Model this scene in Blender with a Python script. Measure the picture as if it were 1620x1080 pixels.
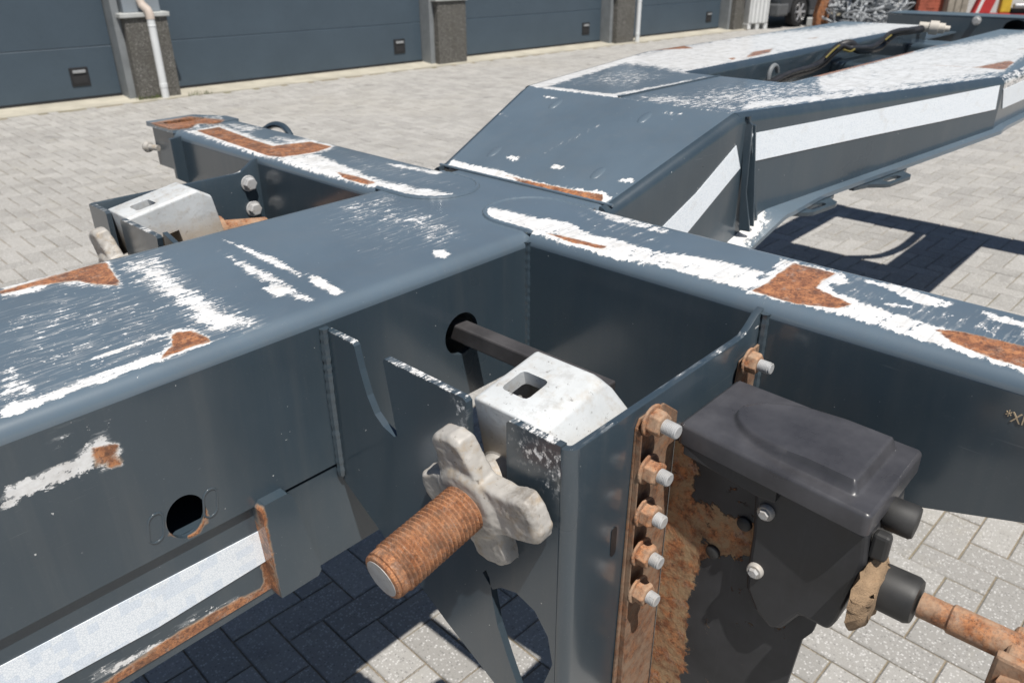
import bpy, bmesh, math, random
import numpy as np
from mathutils import Vector, Matrix
from mathutils.geometry import delaunay_2d_cdt

random.seed(7); rng = np.random.default_rng(7)
SC = bpy.context.scene
for o in list(bpy.data.objects): bpy.data.objects.remove(o)
COL = SC.collection

# ------------------------------------------------------------------ camera
# solved from the photograph's vanishing points; X runs along the trailer, Y across it to the left
F_PX, YAW, PITCH, ROLL, B_ANG = 1226.15, 0.748978, 0.463944, 0.004908, -0.0634277
H = 1.656
def cam_rows():
    cy, sy, cp, sp, cr, sr = (math.cos(YAW), math.sin(YAW), math.cos(PITCH), math.sin(PITCH), math.cos(ROLL), math.sin(ROLL))
    Fw = np.array([cy*cp, sy*cp, -sp]); R = np.array([sy, -cy, 0.0]); D = np.cross(Fw, R)
    return np.array([cr*R+sr*D, -sr*R+cr*D, Fw])
CM = cam_rows(); CPOS = np.array([0, 0, H])
cam = bpy.data.cameras.new('Camera'); camo = bpy.data.objects.new('Camera', cam); COL.objects.link(camo)
SC.camera = camo
cam.sensor_width = 36; cam.lens = F_PX/1620*36; cam.clip_start = 0.02; cam.clip_end = 600
mw = Matrix.Identity(4)
for i in range(3):
    mw[i][0] = CM[0][i]; mw[i][1] = -CM[1][i]; mw[i][2] = -CM[2][i]; mw[i][3] = CPOS[i]
camo.matrix_world = mw
cam.dof.use_dof = True; cam.dof.focus_distance = 0.98; cam.dof.aperture_fstop = 9.0
SC.render.resolution_x = 1024; SC.render.resolution_y = 682

# ------------------------------------------------------------------ sky, sun, exposure
SUN = Vector((0.20, 0.44, -1.0)).normalized()          # direction the light travels
elev = math.asin(-SUN.z)
w = bpy.data.worlds.new('World'); SC.world = w; w.use_nodes = True
nt = w.node_tree; bg = nt.nodes['Background']
sky = nt.nodes.new('ShaderNodeTexSky'); sky.sky_type = 'NISHITA'; sky.sun_disc = False
sky.sun_elevation = elev; sky.sun_rotation = math.atan2(-SUN.x, -SUN.y)
sky.air_density = 0.8; sky.dust_density = 0.35; sky.ozone_density = 1.0
nt.links.new(sky.outputs[0], bg.inputs[0]); bg.inputs[1].default_value = 0.05
sl = bpy.data.lights.new('sun', 'SUN'); sl.energy = 5.0; sl.angle = math.radians(0.53); sl.color = (1.0, 0.955, 0.89)
so = bpy.data.objects.new('sun', sl); COL.objects.link(so); so.location = (-3, -6, 12)
so.rotation_euler = SUN.to_track_quat('-Z', 'Y').to_euler()
vs = SC.view_settings; vs.view_transform = 'Standard'; vs.look = 'None'; vs.exposure = 0.18; vs.gamma = 1; vs.use_curve_mapping = False

# ------------------------------------------------------------------ pixel helpers
def ray(u, v): return CM.T @ np.array([u-810.0, v-540.0, F_PX])
def onpl(u, v, axis, val):
    d = ray(u, v); t = (val-CPOS[axis])/d[axis]; return CPOS+t*d
def onpt(u, v, p0, n):
    d = ray(u, v); n = np.array(n, float); t = ((np.array(p0)-CPOS)@n)/(d@n); return CPOS+t*d
def PX(axis, val, pts): return [onpl(u, v, axis, val) for u, v in pts]
def project(co):
    q = (co-CPOS)@CM.T
    z = np.maximum(q[:, 2], 1e-3)
    return np.stack([810+F_PX*q[:, 0]/z, 540+F_PX*q[:, 1]/z], 1)

# ------------------------------------------------------------------ node helpers
class NT:
    def __init__(s, name):
        s.m = bpy.data.materials.new(name); s.m.use_nodes = True; s.t = s.m.node_tree
        s.b = s.t.nodes['Principled BSDF']; s.pos = None
    def n(s, ty, **kw):
        x = s.t.nodes.new(ty)
        for k, v in kw.items(): setattr(x, k, v)
        return x
    def l(s, a, b): s.t.links.new(a, b)
    def P(s):
        if not s.pos: s.pos = s.n('ShaderNodeNewGeometry').outputs['Position']
        return s.pos
    def O(s): return s.n('ShaderNodeTexCoord').outputs['Object']
    def mapv(s, vec, sc=(1, 1, 1), rot=(0, 0, 0)):
        x = s.n('ShaderNodeMapping'); s.l(vec, x.inputs[0]); x.inputs['Scale'].default_value = sc; x.inputs['Rotation'].default_value = rot
        return x.outputs[0]
    def noise(s, vec, scale, det=6, rough=.6, dist=0):
        x = s.n('ShaderNodeTexNoise'); s.l(vec, x.inputs['Vector'])
        x.inputs['Scale'].default_value = scale; x.inputs['Detail'].default_value = det
        x.inputs['Roughness'].default_value = rough; x.inputs['Distortion'].default_value = dist
        return x.outputs['Fac']
    def vor(s, vec, scale, feat='F1', out='Distance'):
        x = s.n('ShaderNodeTexVoronoi', feature=feat); s.l(vec, x.inputs['Vector']); x.inputs['Scale'].default_value = scale
        return x.outputs[out]
    def val(s, inp, v):
        if hasattr(v, 'is_linked') or hasattr(v, 'links'): s.l(v, inp)
        else: inp.default_value = v
    def math(s, op, a, b=0.0, c=None, clamp=False):
        x = s.n('ShaderNodeMath', operation=op, use_clamp=clamp); s.val(x.inputs[0], a); s.val(x.inputs[1], b)
        if c is not None: s.val(x.inputs[2], c)
        return x.outputs[0]
    def mr(s, v, a, b, c=0.0, d=1.0, smooth=False):
        x = s.n('ShaderNodeMapRange'); x.interpolation_type = 'SMOOTHSTEP' if smooth else 'LINEAR'
        s.val(x.inputs['Value'], v)
        for k, q in zip(('From Min', 'From Max', 'To Min', 'To Max'), (a, b, c, d)): s.val(x.inputs[k], q)
        return x.outputs[0]
    def mix(s, f, a, b):
        x = s.n('ShaderNodeMix', data_type='RGBA'); s.val(x.inputs[0], f)
        for i, c in ((6, a), (7, b)):
            if isinstance(c, tuple): x.inputs[i].default_value = (*c, 1)
            else: s.l(c, x.inputs[i])
        return x.outputs[2]
    def mixf(s, f, a, b):
        x = s.n('ShaderNodeMix', data_type='FLOAT'); s.val(x.inputs[0], f); s.val(x.inputs[2], a); s.val(x.inputs[3], b)
        return x.outputs[0]
    def attr(s, name): return s.n('ShaderNodeAttribute', attribute_name=name).outputs['Fac']
    def bump(s, h, strength=.3, dist=.002, prev=None):
        x = s.n('ShaderNodeBump'); s.l(h, x.inputs['Height']); x.inputs['Strength'].default_value = strength; x.inputs['Distance'].default_value = dist
        if prev is not None: s.l(prev, x.inputs['Normal'])
        return x.outputs[0]
    def sepz(s, vec, k=2):
        x = s.n('ShaderNodeSeparateXYZ'); s.l(vec, x.inputs[0]); return x.outputs[k]
    def out(s, color=None, rough=None, metal=None, normal=None, spec=None, coat=None):
        b = s.b.inputs
        if color is not None:
            if isinstance(color, tuple): b['Base Color'].default_value = (*color, 1)
            else: s.l(color, b['Base Color'])
        if rough is not None: s.val(b['Roughness'], rough)
        if metal is not None: s.val(b['Metallic'], metal)
        if spec is not None: s.val(b['Specular IOR Level'], spec)
        if coat is not None: b['Coat Weight'].default_value = coat; b['Coat Roughness'].default_value = .16; b['Coat IOR'].default_value = 1.7
        if normal is not None: s.l(normal, b['Normal'])
        return s.m

RUST_A, RUST_B, RUST_C = (.46, .195, .080), (.27, .105, .045), (.095, .042, .024)
def rust_color(t, pos, sc=1.0):
    a = t.noise(pos, 55*sc, 9, .75); b = t.noise(pos, 26*sc, 8, .72)
    c = t.mix(t.mr(a, .44, .57), RUST_B, RUST_A)
    c = t.mix(t.math('MULTIPLY', t.mr(t.noise(pos, 48*sc, 7, .75), .53, .63), .55), c, (.33, .27, .225))
    c = t.mix(t.math('MULTIPLY', t.mr(b, .50, .60), .7), c, RUST_C)
    g = t.noise(pos, 190*sc, 6, .8); c = t.mix(t.math('MULTIPLY', t.mr(g, .50, .58), .75), c, RUST_C)
    c = t.mix(t.math('MULTIPLY', t.mr(g, .42, .34), .6), c, (.50, .25, .11))
    return c, a

def paint_mat(name, base=(.040, .058, .075), attrs=True, zedge=None, rough=.3, chips=0.0):
    t = NT(name); p = t.P()
    n1 = t.noise(p, 75, 9, .68); n2 = t.noise(t.mapv(p, (22, 150, 110), (0, 0, -.25)), 1.0, 6, .62)
    n3 = t.noise(t.mapv(p, (200, 330, 300)), 1.0, 4, .7)
    f = t.math('ADD', t.math('ADD', t.math('MULTIPLY', n1, .42), t.math('MULTIPLY', n2, .33)), t.math('MULTIPLY', n3, .25))
    f = t.mr(f, .36, .64)
    big = t.noise(p, 3.5, 4, .6); dust = t.noise(p, 260, 3, .6); stain = t.noise(t.mapv(p, (6, 6, 1.2)), 2.2, 5, .65)
    col = t.mix(t.mr(big, .3, .7), tuple(c*.88 for c in base), tuple(c*1.15 for c in base))
    col = t.mix(t.math('MULTIPLY', t.mr(stain, .46, .75), .12), col, (.16, .155, .145))
    runs = t.noise(t.mapv(p, (38, 38, 1.6)), 1.0, 4, .6); col = t.mix(t.math('MULTIPLY', t.mr(runs, .54, .72), .05), col, (.22, .205, .18))
    drk = t.noise(p, 7, 6, .7); col = t.mix(t.math('MULTIPLY', t.mr(drk, .56, .74), .14), col, tuple(c*.45 for c in base))
    dots = t.noise(p, 150, 2, .5); col = t.mix(t.mr(dots, .775, .80), col, (.55, .56, .56))
    col = t.mix(t.math('MULTIPLY', t.mr(dust, .6, .75), .06), col, (.3, .3, .29))
    # long hairline scratches
    sc = t.noise(t.mapv(p, (5, 5, 240), (.35, .2, .4)), 1.0, 3, .6)
    sc2 = t.noise(p, 6, 3)
    scr = t.math('MULTIPLY', t.mr(sc, .70, .73), t.mr(sc2, .5, .6))
    col = t.mix(t.math('MULTIPLY', scr, .25), col, (.35, .37, .38))
    rgh = t.mr(big, .3, .7, rough-.05, rough+.09)
    cov = None
    if attrs: cov = t.attr('white')
    if zedge is not None:
        e = t.math('MULTIPLY', t.mr(t.sepz(p), zedge, zedge+.003, 0, .5), t.mr(t.sepz(p), zedge+.0045, zedge+.007, 1, 0))
        e = t.math('MULTIPLY', e, t.mr(t.noise(p, 30, 3), .4, .6, .55, 1.15))
        cov = e if cov is None else t.math('MAXIMUM', cov, e)
    if chips:
        cov = chips if cov is None else t.math('MAXIMUM', cov, chips)
    nrm = None
    if cov is not None:
        cov = t.math('MULTIPLY', cov, t.mr(t.noise(p, 16, 6, .7), .34, .56, .74, .96))
        fc_ = t.math('ADD', f, cov)
        wm = t.mr(fc_, .97, 1.10, smooth=True)
        sm = t.math('MULTIPLY', t.mr(t.math('ADD', t.mr(n2, .34, .66), cov),   .80, 1.12, smooth=True), t.mr(cov, .04, .3, 0, .42))   # thin scraped film round the bare patches
        grime = t.noise(p, 30, 7, .72); grime2 = t.noise(t.mapv(p, (9, 70, 30), (0, 0, -.25)), 1.0, 6, .7)
        wc = t.mix(t.mr(grime, .44, .72), (.80, .805, .805), (.58, .57, .55))
        wc = t.mix(t.math('MULTIPLY', t.mr(grime2, .52, .70), .45), wc, (.40, .38, .35))
        hair = t.noise(t.mapv(p, (7, 300, 60), (0, 0, .3)), 1.0, 4, .6); wc = t.mix(t.math('MULTIPLY', t.mr(hair, .58, .66), .32), wc, (.19, .22, .26))
        col = t.mix(sm, col, (.38, .40, .41))
        col = t.mix(wm, col, wc); rgh = t.mixf(wm, rgh, .62)
        nrm = t.bump(wm, .5, -.0010)
    if attrs:
        rc, ra = rust_color(t, p)
        rcov = t.attr('rust')
        rm = t.mr(t.math('ADD', t.math('MULTIPLY', f, .5), rcov), .66, .98, smooth=True)
        rh = t.mr(t.math('ADD', t.math('MULTIPLY', f, .6), rcov), .36, .80); col = t.mix(t.math('MULTIPLY', t.math('MULTIPLY', rh, t.mr(rcov, .36, .6)), .6), col, (.55, .38, .24))
        col = t.mix(rm, col, rc); rgh = t.mixf(rm, rgh, .9)
        nrm = t.bump(t.math('MULTIPLY', rm, ra), .7, .0015, nrm)
    orange = t.noise(p, 420, 2, .5)
    nrm = t.bump(orange, .035, .0006, nrm)
    wav = t.noise(p, 9, 2, .5); nrm = t.bump(wav, .05, .01, nrm)
    return t.out(col, rgh, 0, nrm, coat=.65, spec=.4)

SKY_SHEEN, DEEP = (.104, .143, .180), (.037, .056, .073)        # same paint: top sheets lightened with sky sheen in the colour, sides left darker
PAINT = paint_mat('sky_sheen_worn_paint', SKY_SHEEN, rough=.34)
PAINT_TOP = paint_mat('sky_sheen_paint', SKY_SHEEN, attrs=False, rough=.34)
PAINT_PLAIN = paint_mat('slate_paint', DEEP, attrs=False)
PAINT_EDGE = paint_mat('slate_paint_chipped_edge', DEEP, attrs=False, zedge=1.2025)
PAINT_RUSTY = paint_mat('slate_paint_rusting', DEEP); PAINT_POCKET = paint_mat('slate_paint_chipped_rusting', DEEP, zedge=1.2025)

def rust_mat(name, sc=1.0, dark=1.0, pale=0.0):
    t = NT(name); p = t.P(); c, a = rust_color(t, p, sc)
    if pale: c = t.mix(t.math('MULTIPLY', t.mr(t.noise(p, 45, 5, .7), .36, .62), pale), c, (.40, .28, .19))
    if dark != 1: c = t.mix(1-dark, c, (.03, .02, .015))
    return t.out(c, .88, 0, t.bump(a, .8, .0015))
RUST = rust_mat('rust', 1.4, pale=.8)
RUST_ROD = rust_mat('rusted_thread', 2.2, pale=.25); DIRTY_RUST = rust_mat('dirty_rust', 1.0, dark=.55, pale=.9)

def galv_mat(name, base=(.56, .585, .60), dirt=.5, tide=None):
    t = NT(name); p = t.P()
    a = t.noise(p, 55, 7, .65); b = t.noise(p, 14, 5, .6); g = t.noise(p, 300, 3, .6)
    c = t.mix(t.mr(b, .35, .7), base, tuple(x*.78 for x in base))
    c = t.mix(t.math('MULTIPLY', t.mr(a, .5, .72), dirt), c, (.36, .29, .21))
    c = t.mix(t.math('MULTIPLY', t.mr(t.noise(p, 120, 4, .7), .62, .70), .7), c, (.1, .085, .07))
    c = t.mix(t.math('MULTIPLY', t.mr(t.noise(p, 24, 7, .75), .55, .66), dirt*.55), c, (.17, .145, .12))
    if tide:                                   # tan tide mark where muck sits in the pocket
        tz = t.math('ADD', t.sepz(p), t.math('MULTIPLY', t.noise(p, 28, 6, .7), .05))
        c = t.mix(t.mr(tz, tide+.03, tide-.012, 0, .6), c, (.46, .35, .23))
    n = t.bump(a, .35, .002); n = t.bump(g, .25, .0008, n)
    return t.out(c, t.mr(b, .3, .7, .5, .7), .12, n)
GALV = galv_mat('galvanised_casting', (.62, .645, .655), .45, 1.182); GALV_DIRTY = galv_mat('dirty_casting', (.46, .44, .41), 1.0)
ZINC = galv_mat('zinc_bolt', (.47, .475, .48), .35)

def plastic_mat(name, base, rough=.38, dirt=.0, dirtz=None):
    t = NT(name); p = t.P()
    a = t.noise(p, 18, 5, .6); g = t.noise(p, 500, 2); s = t.noise(t.mapv(p, (12, 120, 12), (0, 0, .5)), 1.0, 4, .6)
    c = t.mix(t.mr(a, .35, .7), base, tuple(x*1.5+.006 for x in base))
    c = t.mix(t.math('MULTIPLY', t.mr(s, .6, .8), .08), c, (.16, .16, .165))
    if dirt:
        d = t.noise(p, 26, 8, .72, .4); r, ra = rust_color(t, p, .8)
        r = t.mix(t.mr(t.noise(p, 60, 6), .4, .62), r, (.34, .23, .13))
        cov = t.attr('rust')
        m = t.mr(t.math('ADD', t.mr(d, .3, .7), cov), 1.0, 1.1)
        c = t.mix(m, c, r)
        return t.out(c, t.mixf(m, rough+.08, .92), 0, t.bump(t.math('MULTIPLY', m, d), 1.0, .005))
    return t.out(c, t.mr(a, .3, .7, rough-.06, rough+.12), 0, t.bump(g, .08, .0005))
BLACK = plastic_mat('black_plastic', (.022, .023, .026)); LIDP = plastic_mat('faded_black_lid', (.042, .042, .047), .30)
BLACK_DIRTY = plastic_mat('black_plate_with_caked_dirt', (.025, .026, .029), .45, 1)
BLACK_BAR = plastic_mat('black_bar', (.045, .043, .045), .42)
RUBBER = plastic_mat('black_rubber', (.02, .02, .02), .55)

def tape_mat(name, blotch=1.0):
    t = NT(name); p = t.P()
    h = t.vor(p, 330, 'DISTANCE_TO_EDGE'); blot = t.n('ShaderNodeTexVoronoi', distance='CHEBYCHEV'); t.l(p, blot.inputs['Vector']); blot.inputs['Randomness'].default_value = 0
    blot.inputs['Scale'].default_value = 78
    bc = t.sepz(blot.outputs['Color'], 0)
    c = t.mix(t.mr(bc, .66, .68, 0, blotch), (.84, .88, .92), (.74, .80, .875))
    c = t.mix(t.math('MULTIPLY', t.mr(h, .02, .14, 1, 0), .45), c, (.42, .5, .58))
    c = t.mix(t.math('MULTIPLY', t.mr(t.noise(p, 25, 5), .58, .75), .3), c, (.5, .46, .4))
    return t.out(c, .3, 0, None)
TAPE = tape_mat('reflective_tape'); TAPE_FINE = tape_mat('reflective_mesh_tape', .12)

# ------------------------------------------------------------------ object helpers
def link(name, me, mat=None, parent=None, smooth=False):
    o = bpy.data.objects.new(name, me); COL.objects.link(o)
    if mat: me.materials.append(mat)
    if parent is not None:
        o.parent = parent
        o.matrix_parent_inverse = world_of(parent).inverted()
    if smooth: me.polygons.foreach_set('use_smooth', [True]*len(me.polygons))
    return o
def world_of(o):
    m = o.matrix_parent_inverse @ o.matrix_basis if o.parent else o.matrix_basis
    return (world_of(o.parent) @ m) if o.parent else m
def tag(o, label=None, cat=None, group=None, kind=None):
    if label: o['label'] = label
    if cat: o['category'] = cat
    if group: o['group'] = group
    if kind: o['kind'] = kind
    return o
def empty(name, loc, label, cat, group=None):
    o = bpy.data.objects.new(name, None); COL.objects.link(o); o.location = loc; o.empty_display_size = .1
    o.matrix_basis = Matrix.Translation(loc)
    return tag(o, label, cat, group)
def bevel(o, w_=.0015, seg=2, ang=35):
    m = o.modifiers.new('bevel', 'BEVEL'); m.width = w_; m.segments = seg; m.limit_method = 'ANGLE'; m.angle_limit = math.radians(ang)
    return o
def mesh(verts, faces, name='m'):
    me = bpy.data.meshes.new(name); me.from_pydata([tuple(map(float, v)) for v in verts], [], faces); me.update(); return me

class MB:
    def __init__(s): s.v = []; s.f = []
    def add(s, vs, fs):
        k = len(s.v); s.v += [tuple(map(float, q)) for q in vs]; s.f += [tuple(i+k for i in q) for q in fs]; return s
    def box(s, lo, hi, mat=None):
        (a, b, c), (d, e, f) = lo, hi
        vs = [Vector(q) for q in ((a, b, c), (d, b, c), (d, e, c), (a, e, c), (a, b, f), (d, b, f), (d, e, f), (a, e, f))]
        if mat: vs = [mat @ q for q in vs]
        return s.add(vs, [(0, 3, 2, 1), (4, 5, 6, 7), (0, 1, 5, 4), (1, 2, 6, 5), (2, 3, 7, 6), (3, 0, 4, 7)])
    def rings(s, rings, caps=True, closed=True):
        n = len(rings[0]); vs = [q for r in rings for q in r]; fs = []
        for i in range(len(rings)-1):
            for j in range(n if closed else n-1):
                k = (j+1) % n; fs.append((i*n+j, i*n+k, (i+1)*n+k, (i+1)*n+j))
        if caps: fs.append(tuple(range(n-1, -1, -1))); fs.append(tuple((len(rings)-1)*n+j for j in range(n)))
        return s.add(vs, fs)
    def lathe(s, o, d, prof, n=24, phase=0):
        """prof: list of (distance along d, radius)"""
        d = Vector(d).normalized(); a = d.orthogonal().normalized(); b = d.cross(a); o = Vector(o)
        return s.rings([[o+d*t+(a*math.cos(phase+2*math.pi*k/n)+b*math.sin(phase+2*math.pi*k/n))*r for k in range(n)] for t, r in prof])
    def tube(s, pts, r, n=8):
        pts = [Vector(p) for p in pts]; rings = []; up = None
        for i, p in enumerate(pts):
            d = (pts[min(i+1, len(pts)-1)]-pts[max(i-1, 0)]).normalized()
            if up is None: up = d.orthogonal().normalized()
            up = (up-d*up.dot(d)).normalized(); b = d.cross(up)
            rr = r[i] if hasattr(r, '__len__') else r
            rings.append([p+(up*math.cos(2*math.pi*k/n)+b*math.sin(2*math.pi*k/n))*rr for k in range(n)])
        return s.rings(rings)
    def build(s, name, mat, parent=None, smooth=False):
        me = mesh(s.v, s.f, name)
        bm = bmesh.new(); bm.from_mesh(me); bmesh.ops.recalc_face_normals(bm, faces=bm.faces); bm.to_mesh(me); bm.free()
        o = link(name, me, mat, parent, smooth)
        if smooth: me.set_sharp_from_angle(angle=math.radians(38))
        return o

def frame_of(n):
    n = Vector(n).normalized()
    u = Vector((0, 0, 1)).cross(n)
    if u.length < 1e-3: u = Vector((1, 0, 0))
    u.normalize(); return u, n.cross(u), n
def plate(name, loop, n, thick, mat, parent=None, holes=(), grid=None, bev=.0012):
    """flat plate: outline in 3D (front face), thickness goes along -n; holes are real"""
    u, v, n = frame_of(n); o = Vector(loop[0])
    to2 = lambda p: ((Vector(p)-o).dot(u), (Vector(p)-o).dot(v))
    loops = [[to2(p) for p in L] for L in [loop, *holes]]
    if grid:                                   # densify the outline so that the wear attribute can vary
        def dens(L):
            out = []
            for i, a in enumerate(L):
                b = L[(i+1) % len(L)]; k = max(1, int(math.hypot(b[0]-a[0], b[1]-a[1])/grid))
                out += [(a[0]+(b[0]-a[0])*j/k, a[1]+(b[1]-a[1])*j/k) for j in range(k)]
            return out
        loops = [dens(L) for L in loops]
    vs = []; es = []
    for L in loops:
        k = len(vs); vs += L; es += [(k+i, k+(i+1) % len(L)) for i in range(len(L))]
    nb = len(vs)
    if grid:
        xs = [q[0] for q in loops[0]]; ys = [q[1] for q in loops[0]]
        for x in np.arange(min(xs)+grid*.5, max(xs), grid):
            for y in np.arange(min(ys)+grid*.5, max(ys), grid): vs.append((x+rng.uniform(-.2, .2)*grid, y+rng.uniform(-.2, .2)*grid))
    r = delaunay_2d_cdt([Vector(q) for q in vs], es, [], 4, 1e-6)
    V2, F2 = r[0], r[2]
    if holes:
        cen = np.array([[sum(V2[i].x for i in f)/len(f), sum(V2[i].y for i in f)/len(f)] for f in F2]); ok = sdf(cen, loops[0]) > 0
        for L in loops[1:]: ok &= sdf(cen, L) < 0
        F2 = [f for f, k in zip(F2, ok) if k]
    used = sorted({i for f in F2 for i in f}); ix = {i: k for k, i in enumerate(used)}
    front = [o+u*V2[i].x+v*V2[i].y for i in used]; m = len(front)
    back = [p-n*thick for p in front]
    fs = [tuple(ix[i] for i in f) for f in F2]
    cnt = {}
    for f in fs:
        for i in range(len(f)):
            a, b = f[i], f[(i+1) % len(f)]; cnt[(a, b)] = 1
    side = [(b, a, a+m, b+m) for (a, b) in cnt if (b, a) not in cnt]
    fs2 = fs+[tuple(i+m for i in reversed(f)) for f in fs]+side
    me = mesh(front+back, fs2, name)
    ob = link(name, me, mat, parent)
    if bev and not grid: bevel(ob, bev)
    return ob

def circle(c, n, r, k=28, ry=None):
    u, v, n = frame_of(n); c = Vector(c); ry = ry or r
    return [c+u*math.cos(2*math.pi*i/k)*r+v*math.sin(2*math.pi*i/k)*ry for i in range(k)]
def slot2(c, du, dv, L, r, k=8):
    """stadium outline about c, long axis du"""
    c, du, dv = Vector(c), Vector(du), Vector(dv); out = []
    for sgn, a0 in ((1, -90), (-1, 90)):
        for i in range(k+1):
            a = math.radians(a0+180*i/k); out.append(c+du*(sgn*L/2+math.cos(a)*r)+dv*(math.sin(a)*r))
    return out

def sheet(name, rows, mat, parent, thick=.008, smooth=True):
    """rows: list of equally long point lists -> bent steel sheet with thickness"""
    n = len(rows[0]); fs = []
    for i in range(len(rows)-1):
        for j in range(n-1): fs.append((i*n+j, i*n+j+1, (i+1)*n+j+1, (i+1)*n+j))
    me = mesh([p for r in rows for p in r], fs, name)
    o = link(name, me, mat, parent, smooth)
    if thick:
        m = o.modifiers.new('thick', 'SOLIDIFY'); m.thickness = thick; m.offset = -1
        e = o.modifiers.new('split', 'EDGE_SPLIT'); e.split_angle = math.radians(40)
    return o

def sdf(pts, poly):
    poly = np.array(poly, float); d = np.full(len(pts), 1e9); inside = np.zeros(len(pts), bool)
    for i in range(len(poly)):
        a, b = poly[i], poly[(i+1) % len(poly)]; ab = b-a
        t = np.clip(((pts-a)@ab)/max(ab@ab, 1e-9), 0, 1)
        d = np.minimum(d, np.linalg.norm(pts-(a+t[:, None]*ab), axis=1))
        c = (a[1] > pts[:, 1]) != (b[1] > pts[:, 1])
        with np.errstate(divide='ignore', invalid='ignore'):
            xi = (b[0]-a[0])*(pts[:, 1]-a[1])/(b[1]-a[1])+a[0]
        inside ^= c & (pts[:, 0] < xi)
    return np.where(inside, d, -d)
def wear(o, white=(), rust=(), keep=None, base=0.0):
    """worn patches, outlined where the photograph shows them on this surface"""
    me = o.data; co = np.empty(len(me.vertices)*3); me.vertices.foreach_get('co', co); co = co.reshape(-1, 3)
    px = project(co)
    for nm, patches in (('white', white), ('rust', rust)):
        a = np.full(len(co), base if nm == 'white' else 0.0)
        for poly, feather, lev in patches:
            t = np.clip((sdf(px, poly)+feather)/(2*feather), 0, 1); a = np.maximum(a, lev*t*t*(3-2*t))
        if keep is not None: a = a*keep(co)
        at = me.attributes.new(nm, 'FLOAT', 'POINT'); at.data.foreach_set('value', a.astype(np.float32))
    return o
def bead(name, pts, r, mat, parent, n=7):
    pts = [Vector(p) for p in pts]; out = []; rad = []
    for i in range(len(pts)-1):
        k = max(2, int((pts[i+1]-pts[i]).length/.0045))
        for j in range(k):
            out.append(pts[i].lerp(pts[i+1], j/k)); rad.append(r*(1+.09*math.sin(len(out)*1.9)+random.uniform(-.08, .08)))
    out.append(pts[-1]); rad.append(r*.7)
    return MB().tube(out, rad, n).build(name, mat, parent, True)
def finalize(o):
    """apply the modifiers of o"""
    dg = bpy.context.evaluated_depsgraph_get(); me = bpy.data.meshes.new_from_object(o.evaluated_get(dg))
    o.modifiers.clear(); old = o.data; o.data = me; bpy.data.meshes.remove(old); return o
def boolean_cut(o, cutter):
    m = o.modifiers.new('cut', 'BOOLEAN'); m.operation = 'DIFFERENCE'; m.solver = 'EXACT'; m.object = cutter
    finalize(o); me = cutter.data; bpy.data.objects.remove(cutter); bpy.data.meshes.remove(me); return o
def arc(c, r, a0, a1, k=6):
    return [(c[0]+r*math.cos(math.radians(a0+(a1-a0)*i/k)), c[1]+r*math.sin(math.radians(a0+(a1-a0)*i/k))) for i in range(k+1)]

# ================================================================== GROUND
def paver_mat(name, individual):
    t = NT(name); p = t.P()
    if individual: rnd = t.n('ShaderNodeObjectInfo').outputs['Random']
    else: rnd = t.attr('tint')
    big = t.noise(p, .55, 4, .6); mid = t.noise(p, 9, 6, .65)
    g = t.vor(p, 170, 'F1', 'Distance'); gc = t.n('ShaderNodeTexVoronoi'); t.l(p, gc.inputs['Vector']); gc.inputs['Scale'].default_value = 170
    gv = t.sepz(gc.outputs['Color'], 0); fine = t.noise(p, 700, 4, .7)
    c = t.mix(rnd, (.308, .299, .282), (.405, .394, .373))
    c = t.mix(t.math('MULTIPLY', t.mr(gv, .72, .80), t.mr(g, .6, .2)), c, (.66, .65, .64))
    c = t.mix(t.math('MULTIPLY', t.math('MULTIPLY', t.mr(gv, .16, .10), t.mr(g, .55, .25)), .6), c, (.13, .128, .125))
    c = t.mix(t.math('MULTIPLY', t.mr(fine, .48, .66), .5), c, (.19, .187, .183))
    c = t.mix(t.math('MULTIPLY', t.mr(mid, .55, .75), .3), c, (.2, .185, .165))
    c = t.mix(t.math('MULTIPLY', t.mr(big, .5, .72), .22), c, (.40, .37, .31))
    spot = t.noise(p, 2.1, 3, .5); c = t.mix(t.math('MULTIPLY', t.mr(spot, .66, .74), .5), c, (.10, .095, .09))
    tr = t.noise(t.mapv(p, (.25, 2.2, 1)), 1.0, 4, .6); c = t.mix(t.math('MULTIPLY', t.mr(tr, .55, .72), .28), c, (.19, .18, .165))
    moss = t.noise(p, 4.3, 6, .7); c = t.mix(t.math('MULTIPLY', t.mr(moss, .58, .74), .3), c, (.36, .32, .22))
    return t.out(c, .88, 0, t.bump(t.math('ADD', fine, t.mr(g, 0, .5, .4, 0)), .8, .0018))
PAV_I = paver_mat('paver_concrete', True); PAV_S = paver_mat('paver_concrete_far', False)
def sand_mat():
    t = NT('joint_sand'); p = t.P(); a = t.noise(p, 120, 6, .7); b = t.noise(p, 1.2, 4)
    c = t.mix(t.mr(a, .35, .65), (.17, .14, .10), (.30, .255, .19)); c = t.mix(t.mr(b, .45, .65), c, (.17, .16, .10))
    return t.out(c, .95, 0, t.bump(a, .5, .002))
def yard_far_mat():
    t = NT('yard_far'); p = t.P(); br = t.n('ShaderNodeTexBrick'); t.l(p, br.inputs['Vector'])
    br.inputs['Color1'].default_value = (.30, .29, .28, 1); br.inputs['Color2'].default_value = (.34, .33, .315, 1); br.inputs['Mortar'].default_value = (.17, .15, .12, 1)
    br.inputs['Scale'].default_value = 1; br.inputs['Mortar Size'].default_value = .004; br.inputs['Brick Width'].default_value = .214; br.inputs['Row Height'].default_value = .107
    return t.out(br.outputs[0], .9)
GA = math.radians(-2.0); ge = Vector((math.cos(GA), math.sin(GA), 0)); gn = Vector((-math.sin(GA), math.cos(GA), 0))
PB = .107; X0, X1, Y0, Y1 = -1.4, 27.0, -2.4, 11.6
def gp(i, j): return ge*(i*PB)+gn*(j*PB)
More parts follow.
